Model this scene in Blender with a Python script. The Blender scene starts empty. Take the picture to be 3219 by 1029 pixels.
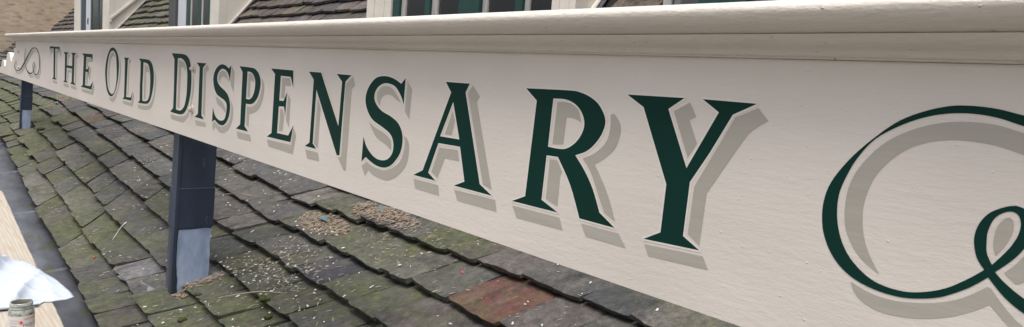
import bpy, bmesh, math, random
from mathutils import Vector, Matrix, noise, geometry
from mathutils.bvhtree import BVHTree
random.seed(11)
C = bpy.context.scene.collection
R = math.radians
# ------------------------------------------------------------------ camera
cam = bpy.data.objects.new('camera', bpy.data.cameras.new('camera')); C.objects.link(cam)
CX = (0.66994332, 0.1371963, -0.72962533); CY = (0.73765178, -0.01189485, 0.67507656); CZ = (0.08393923, -0.99047246, -0.10917197)
M = Matrix(((CX[0], -CX[1], -CX[2]), (CY[0], -CY[1], -CY[2]), (CZ[0], -CZ[1], -CZ[2])))
cam.matrix_world = M.to_4x4()
cam.data.sensor_width = 36; cam.data.lens = 36*2092.677/3219; cam.data.clip_start = .02; cam.data.clip_end = 400
bpy.context.scene.camera = cam
# ------------------------------------------------------------------ light
SUN_EL, SUN_AZ = R(72), R(152)     # direction the light comes from (0 = +Y, clockwise)
w = bpy.data.worlds.new('World'); bpy.context.scene.world = w; w.use_nodes = True
nt = w.node_tree; bg = nt.nodes['Background']
sky = nt.nodes.new('ShaderNodeTexSky'); sky.sky_type = 'NISHITA'; sky.sun_disc = False
sky.sun_elevation = SUN_EL; sky.sun_rotation = SUN_AZ; sky.air_density = 1; sky.dust_density = 4; sky.ozone_density = 1
hs = nt.nodes.new('ShaderNodeHueSaturation'); hs.inputs['Saturation'].default_value = .32
# overcast: the cloud deck is brightest overhead and dims towards the horizon
tc_ = nt.nodes.new('ShaderNodeTexCoord'); sp_ = nt.nodes.new('ShaderNodeSeparateXYZ'); mr_ = nt.nodes.new('ShaderNodeMapRange'); ml_ = nt.nodes.new('ShaderNodeVectorMath'); ml_.operation = 'SCALE'
mr_.inputs['From Min'].default_value = 0; mr_.inputs['From Max'].default_value = 1; mr_.inputs['To Min'].default_value = .55; mr_.inputs['To Max'].default_value = 1.5
nt.links.new(tc_.outputs['Generated'], sp_.inputs[0]); nt.links.new(sp_.outputs['Z'], mr_.inputs['Value']); nt.links.new(mr_.outputs[0], ml_.inputs['Scale'])
nt.links.new(sky.outputs[0], hs.inputs['Color']); nt.links.new(hs.outputs[0], ml_.inputs[0]); nt.links.new(ml_.outputs[0], bg.inputs['Color']); bg.inputs['Strength'].default_value = .13
sl = bpy.data.lights.new('sun', 'SUN'); sl.energy = 1.5; sl.angle = R(32); sl.color = (1, .96, .9)
sun = bpy.data.objects.new('sun', sl); C.objects.link(sun)
sd = Vector((math.sin(SUN_AZ)*math.cos(SUN_EL), math.cos(SUN_AZ)*math.cos(SUN_EL), math.sin(SUN_EL)))
sun.rotation_euler = sd.to_track_quat('Z', 'Y').to_euler(); sun.location = (0, -5, 12)
vs = bpy.context.scene.view_settings; vs.view_transform = 'Standard'; vs.look = 'None'; vs.exposure = 0.68; vs.gamma = 1
# ------------------------------------------------------------------ materials
def lin(r, g, b):
    f = lambda c: (c/255/12.92) if c/255 <= .04045 else ((c/255+.055)/1.055)**2.4
    return (f(r), f(g), f(b), 1)
class Mat:
    def __init__(s, name, col=(.5, .5, .5, 1), rough=.6, **kw):
        s.m = bpy.data.materials.new(name); s.m.use_nodes = True; s.t = s.m.node_tree; s.b = s.t.nodes['Principled BSDF']
        s.b.inputs['Base Color'].default_value = col; s.b.inputs['Roughness'].default_value = rough
        for k, v in kw.items(): s.b.inputs[k.replace('_', ' ')].default_value = v
        s.tc = s.t.nodes.new('ShaderNodeTexCoord')
    def n(s, t, **kw):
        o = s.t.nodes.new(t)
        for k, v in kw.items():
            if k in o.inputs: o.inputs[k].default_value = v
            elif k.replace('_', ' ') in o.inputs: o.inputs[k.replace('_', ' ')].default_value = v
            else: setattr(o, k, v)
        return o
    def l(s, a, b): s.t.links.new(a, b)
    def co(s, scale=(1, 1, 1), rot=(0, 0, 0)):
        mp = s.n('ShaderNodeMapping'); mp.inputs['Scale'].default_value = scale; mp.inputs['Rotation'].default_value = rot
        s.l(s.tc.outputs['Object'], mp.inputs['Vector']); return mp.outputs[0]
    def noise(s, sc, scale=(1, 1, 1), det=4, rough=.55, rot=(0, 0, 0)):
        o = s.n('ShaderNodeTexNoise', Scale=sc, Detail=det, Roughness=rough); s.l(s.co(scale, rot), o.inputs['Vector']); return o.outputs['Fac']
    def ramp(s, f, stops):
        r = s.n('ShaderNodeValToRGB'); cr = r.color_ramp
        while len(cr.elements) < len(stops): cr.elements.new(.5)
        for e, (p, c) in zip(cr.elements, stops):
            e.position = p; e.color = c if len(c) == 4 else (*c, 1)
        s.l(f, r.inputs['Fac']); return r.outputs['Color']
    def mix(s, f, a, b, mode='MIX'):
        x = s.n('ShaderNodeMix', data_type='RGBA', blend_type=mode)
        for i, v in ((0, f), (6, a), (7, b)):
            if hasattr(v, 'is_output'): s.l(v, x.inputs[i])
            else: x.inputs[i].default_value = v
        return x.outputs[2]
    def color(s, c): s.l(c, s.b.inputs['Base Color']); return s
    def bump(s, *fs, dist=.002):
        prev = None
        for f, st in fs:
            b = s.n('ShaderNodeBump', Strength=st, Distance=dist); s.l(f, b.inputs['Height'])
            if prev: s.l(prev, b.inputs['Normal'])
            prev = b.outputs[0]
        s.l(prev, s.b.inputs['Normal']); return s
g3 = lambda v: (v, v, v, 1)
def cream_mat(name, c1, c2, fine=1.0, rough=.42):
    m = Mat(name, c1, rough)
    big = m.noise(1.6, (1, 1, 2.5), 3); m.color(m.mix(m.ramp(big, [(.35, g3(0)), (.68, g3(1))]), c1, c2))
    grain = m.noise(30, (.22, 1, 1.6), 5, .6, (0, R(-6), 0)); lump = m.noise(9, (.5, 1, 1), 3)
    spot = m.n('ShaderNodeTexVoronoi', Scale=46.0); m.l(m.co((.8, 1, 1)), spot.inputs['Vector'])
    sp = m.ramp(spot.outputs['Distance'], [(0, g3(1)), (.10, g3(0))])
    m.bump((lump, .08*fine), (grain, .20*fine), (m.noise(90, (.5, 1, 1.3), 4, .7), .22*fine), (sp, .3*fine), dist=.004); return m.m
CREAM = cream_mat('cream_board_paint', lin(211, 203, 195), lin(202, 194, 186))
CREAM_C = cream_mat('cream_cornice_paint', lin(210, 202, 192), lin(200, 192, 182), 2.6, .38)
CREAM_O = cream_mat('fresh_cream_outline_paint', lin(216, 210, 203), lin(210, 204, 197))
CREAM_D = cream_mat('cream_dormer_paint', lin(214, 207, 196), lin(202, 195, 184), .8, .5)
WHITE_P = Mat('white_bolt_paint', lin(196, 187, 176), .4).m
def green_mat():
    m = Mat('dark_green_enamel', lin(14, 48, 42), .55, Specular_IOR_Level=.12); n = m.noise(7, (1, 1, 1), 3)
    m.color(m.mix(n, lin(11, 42, 35), lin(6, 51, 45))); gr = m.noise(30, (.22, 1, 1.6), 4); m.bump((gr, .3), dist=.003); return m.m
GREEN = green_mat()
def shade_mat():
    m = Mat('grey_shade_paint', lin(172, 167, 158), .45); n = m.noise(5, (.5, 1, 2), 4)
    m.color(m.mix(n, lin(156, 151, 141), lin(170, 165, 155))); gr = m.noise(30, (.22, 1, 1.6), 4); m.bump((gr, .4), dist=.003); return m.m
SHADE = shade_mat()
def tile_mat(name, moss, mossc=(lin(82, 92, 52), lin(112, 120, 76)), specks=.3, grime=1.):
    m = Mat(name, g3(.1), .88)
    at = m.n('ShaderNodeAttribute', attribute_name='col')
    n1 = m.noise(26, (1, 1, 1), 6, .7); base = m.mix(1.0, at.outputs['Color'], m.ramp(n1, [(.28, g3(.36)), (.5, g3(.66)), (.75, g3(1.12))]), 'MULTIPLY')
    st = m.noise(14, (1, .28, .28), 5, .7); base = m.mix(m.ramp(st, [(.5, g3(0)), (.72, g3(.55))]), base, lin(104, 99, 92))
    dk = m.noise(7.5, (1, .6, .6), 5, .75); base = m.mix(m.ramp(dk, [(.50, g3(0)), (.66, g3(.75))]), base, lin(36, 33, 30))
    mo = m.noise(1.5, (1, 1, 1), 3); mo2 = m.noise(11, (1, 1, 1), 6, .72)
    mm = m.n('ShaderNodeMath', operation='ADD'); m.l(mo, mm.inputs[0]); m.l(mo2, mm.inputs[1])
    mm2 = m.n('ShaderNodeMath', operation='ADD'); m.l(mm.outputs[0], mm2.inputs[0]); m.l(at.outputs['Alpha'], mm2.inputs[1])
    f = m.ramp(mm2.outputs[0], [(0.0, g3(0)), (1.0, g3(1))]); 
    mr = m.n('ShaderNodeMapRange'); mr.inputs['From Min'].default_value = 2.05-moss-.20; mr.inputs['From Max'].default_value = 2.05-moss+.16; mr.inputs['To Max'].default_value = .82
    m.l(mm2.outputs[0], mr.inputs['Value'])
    mc = m.mix(m.ramp(m.noise(19, (1, 1, 1), 6, .75), [(.36, g3(0)), (.64, g3(1))]), mossc[0], mossc[1])
    base = m.mix(mr.outputs[0], base, mc)
    gr = m.noise(55, (1, .5, .5), 6, .8); base = m.mix(1.0, base, m.ramp(gr, [(.3, g3(.62)), (.5, g3(1.)), (.72, g3(1.45))]), 'MULTIPLY')
    v = m.n('ShaderNodeTexVoronoi', Scale=34.0); m.l(m.co(), v.inputs['Vector'])
    pick = m.ramp(m.noise(8, (1, 1, 1), 3), [(.48, g3(0)), (.62, g3(specks))])
    sp = m.ramp(v.outputs['Distance'], [(.06, g3(1)), (.15, g3(0))]); base = m.mix(m.mix(1., sp, pick, 'MULTIPLY'), base, lin(146, 146, 134))
    v2 = m.n('ShaderNodeTexVoronoi', Scale=75.0); m.l(m.co((1, .4, .4)), v2.inputs['Vector'])
    pick2 = m.ramp(m.noise(5, (1, 1, 1), 3), [(.5, g3(0)), (.62, g3(.55))])
    sp2 = m.ramp(v2.outputs['Distance'], [(.1, g3(1)), (.2, g3(0))]); base = m.mix(m.mix(1., sp2, pick2, 'MULTIPLY'), base, lin(48, 46, 40))
    m.color(base); m.bump((n1, .8), (mo2, .5), (m.noise(120, (1, 1, 1), 3), .6), dist=.011); return m.m
TILE = tile_mat('mossy_stone_slate', .83, (lin(50, 53, 34), lin(90, 93, 57)))
TILE_U = tile_mat('weathered_stone_slate', .62, (lin(66, 70, 44), lin(86, 88, 62)), .2)
UNDER = Mat('black_underlay', lin(22, 20, 18), .95).m
def lead_mat():
    m = Mat('weathered_lead', lin(70, 72, 78), .6, Metallic=.15)
    n = m.noise(3, (1, 2, 1), 5); c = m.mix(m.ramp(n, [(.3, g3(0)), (.7, g3(1))]), lin(54, 57, 63), lin(96, 99, 106))
    k = m.noise(5.5, (1, 1.8, 1), 5, .65); c = m.mix(m.ramp(k, [(.56, g3(0)), (.68, g3(.8))]), c, lin(70, 72, 44))
    m.color(c); m.bump((n, .5), (m.noise(25), .3), dist=.006); return m.m
LEAD = lead_mat()
def paint_mat(name, a, b, sc=9, rough=.5):
    m = Mat(name, a, rough); n = m.noise(sc, (1, 1, .4), 5, .65); m.color(m.mix(m.ramp(n, [(.3, g3(0)), (.72, g3(1))]), a, b)); m.bump((m.noise(35, (1, 1, .5), 4), .5), dist=.003); return m.m
LEAD_L = paint_mat('pale_weathered_lead', lin(84, 88, 92), lin(120, 122, 124), 12, .7)
SLATE_BLUE = paint_mat('dark_blue_grey_paint', lin(40, 49, 62), lin(56, 65, 78))
SLATE_BLUE2 = paint_mat('dark_blue_paint', lin(36, 45, 60), lin(52, 60, 74))
def scuffed(name, a, b):
    m = Mat(name, a, .5); n = m.noise(9, (1, 1, .4), 5, .65); c = m.mix(m.ramp(n, [(.3, g3(0)), (.72, g3(1))]), a, b)
    k = m.noise(22, (1, 1, .35), 6, .8); c = m.mix(m.ramp(k, [(.62, g3(0)), (.70, g3(.6))]), c, lin(112, 120, 132))
    m.color(c); m.bump((k, .5), dist=.003); return m.m
SLATE_BLUE = scuffed('scuffed_charcoal_paint', lin(40, 50, 66), lin(56, 67, 84)); SLATE_BLUE2 = scuffed('scuffed_dark_blue_paint', lin(36, 46, 64), lin(52, 62, 80))
SEAM = paint_mat('pale_seam_paint', lin(84, 94, 110), lin(64, 72, 86), 20)
PALE_BLUE = paint_mat('pale_blue_undercoat', lin(124, 140, 168), lin(174, 188, 210), 12, .6)
DARK_GREY = paint_mat('dark_grey_timber', lin(58, 60, 66), lin(84, 86, 92))
LIGHT_GREY = paint_mat('light_grey_paint', lin(188, 190, 198), lin(204, 205, 212))
JAMB = paint_mat('dark_grey_jamb_paint', lin(62, 62, 66), lin(80, 80, 82))
WGREEN = paint_mat('window_green_paint', lin(14, 50, 44), lin(26, 66, 60), 6, .35)
GREY_TRIM = paint_mat('grey_glazing_strip', lin(150, 148, 146), lin(176, 172, 168), 20)
def wood_mat():
    m = Mat('pale_plank_wood', lin(210, 195, 172), .75)
    wv = m.n('ShaderNodeTexWave', Scale=9.0, Distortion=7.0, Detail=3.0, wave_type='BANDS', bands_direction='Y'); m.l(m.co((.22, 2.6, 1)), wv.inputs['Vector'])
    c = m.ramp(wv.outputs['Color'], [(.0, lin(158, 149, 135)), (.5, lin(164, 156, 143)), (1, lin(169, 161, 149))])
    n = m.noise(60, (.08, 1, 1), 4); c = m.mix(m.ramp(n, [(.45, g3(0)), (.75, g3(.5))]), c, lin(140, 118, 94))
    m.color(c); m.bump((n, .5), dist=.002); return m.m
WOOD = wood_mat()
def brick_mat():
    m = Mat('yellow_brick', g3(.3), .9)
    sx = m.n('ShaderNodeSeparateXYZ'); m.l(m.tc.outputs['Object'], sx.inputs[0]); cb = m.n('ShaderNodeCombineXYZ'); m.l(sx.outputs['Y'], cb.inputs[0]); m.l(sx.outputs['Z'], cb.inputs[1])
    def br(a, b, mo):
        t = m.n('ShaderNodeTexBrick', Scale=1.0, Mortar_Size=.007, Mortar_Smooth=.3, Bias=0.0, Brick_Width=.30, Row_Height=.085, offset=.5)
        t.inputs['Color1'].default_value = a; t.inputs['Color2'].default_value = b; t.inputs['Mortar'].default_value = mo; m.l(cb.outputs[0], t.inputs['Vector']); return t
    a = br(lin(190, 172, 148), lin(168, 148, 122), lin(182, 169, 152)); b = br(g3(0), g3(1), g3(.5))
    v = m.n('ShaderNodeTexNoise', Scale=1.0, Detail=2.0); mp = m.n('ShaderNodeMapping'); mp.inputs['Scale'].default_value = (3.2, 11.7, 1); m.l(cb.outputs[0], mp.inputs[0]); m.l(mp.outputs[0], v.inputs['Vector'])
    c = m.mix(m.ramp(v.outputs['Fac'], [(.56, g3(0)), (.64, g3(.75))]), a.outputs['Color'], lin(186, 172, 162))
    c = m.mix(m.ramp(v.outputs['Fac'], [(.32, g3(.75)), (.42, g3(0))]), c, lin(122, 100, 76))
    c = m.mix(m.ramp(m.noise(.7), [(.3, g3(0)), (.7, g3(.35))]), c, lin(150, 134, 116)); m.color(c); return m.m
BRICK = brick_mat()
def glass_mat(name, rough=.03, tint=(.9, .94, .93, 1)):
    m = Mat(name, tint, rough, Transmission_Weight=1.0, IOR=1.45); m.b.inputs['Specular IOR Level'].default_value = .5
    m.bump((m.noise(3.2), .25), dist=.01)
    lp = None; tr = m.n('ShaderNodeBsdfTransparent'); gl = m.n('ShaderNodeBsdfGlossy', Roughness=rough); fr = m.n('ShaderNodeFresnel', IOR=1.5); mx = m.n('ShaderNodeMixShader')
    ad = m.n('ShaderNodeMath', operation='MULTIPLY'); ad.inputs[1].default_value = 1.6; m.l(fr.outputs[0], ad.inputs[0])
    m.l(ad.outputs[0], mx.inputs[0]); m.l(tr.outputs[0], mx.inputs[1]); m.l(gl.outputs[0], mx.inputs[2])
    m.t.links.new(mx.outputs[0], m.t.nodes['Material Output'].inputs['Surface']); m.t.nodes.remove(m.b); return m.m
GLASS = glass_mat('window_glass')
ROOM = Mat('dim_room_plaster', lin(92, 92, 90), .9).m
CURTAIN = paint_mat('pale_pane_reflection', lin(214, 220, 228), lin(232, 236, 240), 5, .9)  # tone of sky reflected in the far panes, put into a colour
REFLECT_GREY = paint_mat('grey_pane_reflection', lin(150, 152, 156), lin(196, 198, 202), 5, .9)
SHELF_OLIVE = paint_mat('olive_screen', lin(96, 94, 78), lin(112, 110, 92), 4, .8)
def cloth_mat():
    m = Mat('white_cotton_rag', lin(176, 184, 197), .85); m.bump((m.noise(60, det=4), .25), dist=.002); return m.m
CLOTH = cloth_mat()
MOSS = Mat('moss_cushion', lin(52, 58, 22), .95).m
STRAW = Mat('dry_straw', lin(142, 124, 108), .85).m
STRAW_P = Mat('pale_straw', lin(158, 146, 128), .8).m
FLAKE = Mat('white_chip', lin(192, 190, 184), .7).m
BLUE_S = Mat('blue_plastic_scrap', lin(70, 104, 110), .6).m
RED_S = Mat('red_plastic_scrap', lin(160, 66, 50), .6).m
GROUND = paint_mat('grey_paving', lin(112, 107, 100), lin(130, 124, 116), 2, .9)
RENDER_W = paint_mat('brown_wall_render', lin(150, 140, 126), lin(166, 156, 142), 2, .9)
# ------------------------------------------------------------------ helpers
def link(name, me, m, parent=None):
    o = bpy.data.objects.new(name, me); C.objects.link(o)
    if m: me.materials.append(m)
    if parent: o.parent = parent; o.matrix_parent_inverse = parent.matrix_world.inverted() if parent.type != 'EMPTY' else Matrix.Translation(-Vector(parent.location))
    return o
def obj(name, verts, faces, m, parent=None, smooth=False):
    me = bpy.data.meshes.new(name); me.from_pydata([tuple(v) for v in verts], [], faces); me.update()
    if smooth:
        for p in me.polygons: p.use_smooth = True
    return link(name, me, m, parent)
def bmobj(name, bm, m, parent=None, smooth=False):
    me = bpy.data.meshes.new(name); bm.to_mesh(me); bm.free()
    if smooth:
        for p in me.polygons: p.use_smooth = True
    return link(name, me, m, parent)
def tag(o, label=None, cat=None, group=None, kind=None):
    if label: o['label'] = label
    if cat: o['category'] = cat
    if group: o['group'] = group
    if kind: o['kind'] = kind
    return o
def empty(name, loc=(0, 0, 0), parent=None):
    o = bpy.data.objects.new(name, None); o.location = loc; o.empty_display_size = .1; C.objects.link(o)
    if parent: o.parent = parent; o.matrix_parent_inverse = Matrix.Translation(-Vector(parent.location))
    return o
def box(bm, x0, x1, y0, y1, z0, z1, bev=0.0):
    r = bmesh.ops.create_cube(bm, size=1); vs_ = r['verts']
    for v in vs_: v.co = Vector((x0+(v.co.x+.5)*(x1-x0), y0+(v.co.y+.5)*(y1-y0), z0+(v.co.z+.5)*(z1-z0)))
    if bev:
        es = list({e for v in vs_ for e in v.link_edges}); bmesh.ops.bevel(bm, geom=es, offset=bev, segments=2, affect='EDGES', profile=.6)
def boxo(name, b, m, parent=None, bev=.003):
    bm = bmesh.new()
    for q in (b if isinstance(b[0], (tuple, list)) else [b]): box(bm, *q, bev=bev)
    return bmobj(name, bm, m, parent)
def lathe(prof, c, n=40):
    vs_, fs = [], []
    for i, (r, z) in enumerate(prof):
        for k in range(n): a = 2*math.pi*k/n; vs_.append((c[0]+r*math.cos(a), c[1]+r*math.sin(a), c[2]+z))
    for i in range(len(prof)-1):
        for k in range(n): k2 = (k+1) % n; fs.append((i*n+k, i*n+k2, (i+1)*n+k2, (i+1)*n+k))
    return vs_, fs
# ------------------------------------------------------------------ painted lettering: exact 2-D regions on the board face
def region(polys_on, polys_off, y):
    vs_, fs = [], []
    for p in polys_on+polys_off:
        i0 = len(vs_); vs_ += [Vector(q) for q in p]; fs.append(list(range(i0, i0+len(p))))
    ov, oe, of, _, _, _ = geometry.delaunay_2d_cdt(vs_, [], fs, 0, 1e-6)
    bb = lambda p: (min(q[0] for q in p), max(q[0] for q in p), min(q[1] for q in p), max(q[1] for q in p))
    PB = [(bb(p), p, k < len(polys_on)) for k, p in enumerate(polys_on+polys_off)]
    keep = []
    for f in of:
        cx = sum(ov[i].x for i in f)/3; cy_ = sum(ov[i].y for i in f)/3; yes = no = False
        for (x0, x1, y0, y1), p, pos in PB:
            if not (x0 <= cx <= x1 and y0 <= cy_ <= y1): continue
            c = False
            for i in range(len(p)):
                (ax, ay), (bx_, by) = p[i-1], p[i]
                if (ay > cy_) != (by > cy_) and cx < (bx_-ax)*(cy_-ay)/(by-ay)+ax: c = not c
            if c:
                if pos: yes = True
                else: no = True
        if yes and not no: keep.append(f)
    used = sorted({i for f in keep for i in f}); mp = {v: i for i, v in enumerate(used)}
    V = [(ov[i].x, y, ov[i].y) for i in used]; F = [tuple(mp[i] for i in f) for f in keep]
    # make them face the viewer (-Y)
    F2 = []
    for f in F:
        a, b, c = (Vector(V[i]) for i in f[:3]); F2.append(f if (b-a).cross(c-a).y < 0 else tuple(reversed(f)))
    return V, F2
def quads(l, r):
    return [[l[i], l[i+1], r[i+1], r[i]] for i in range(len(l)-1)]
def rim(p, e):
    o = []
    for i in range(len(p)):
        a = Vector(p[i-1]); b = Vector(p[i]); d = b-a
        if d.length < 1e-5: continue
        d.normalize(); q = Vector((-d.y, d.x))*e; a = a-d*e*.5; b = b+d*e*.5
        o.append([tuple(a+q), tuple(b+q), tuple(b-q), tuple(a-q)])
    return o
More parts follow.
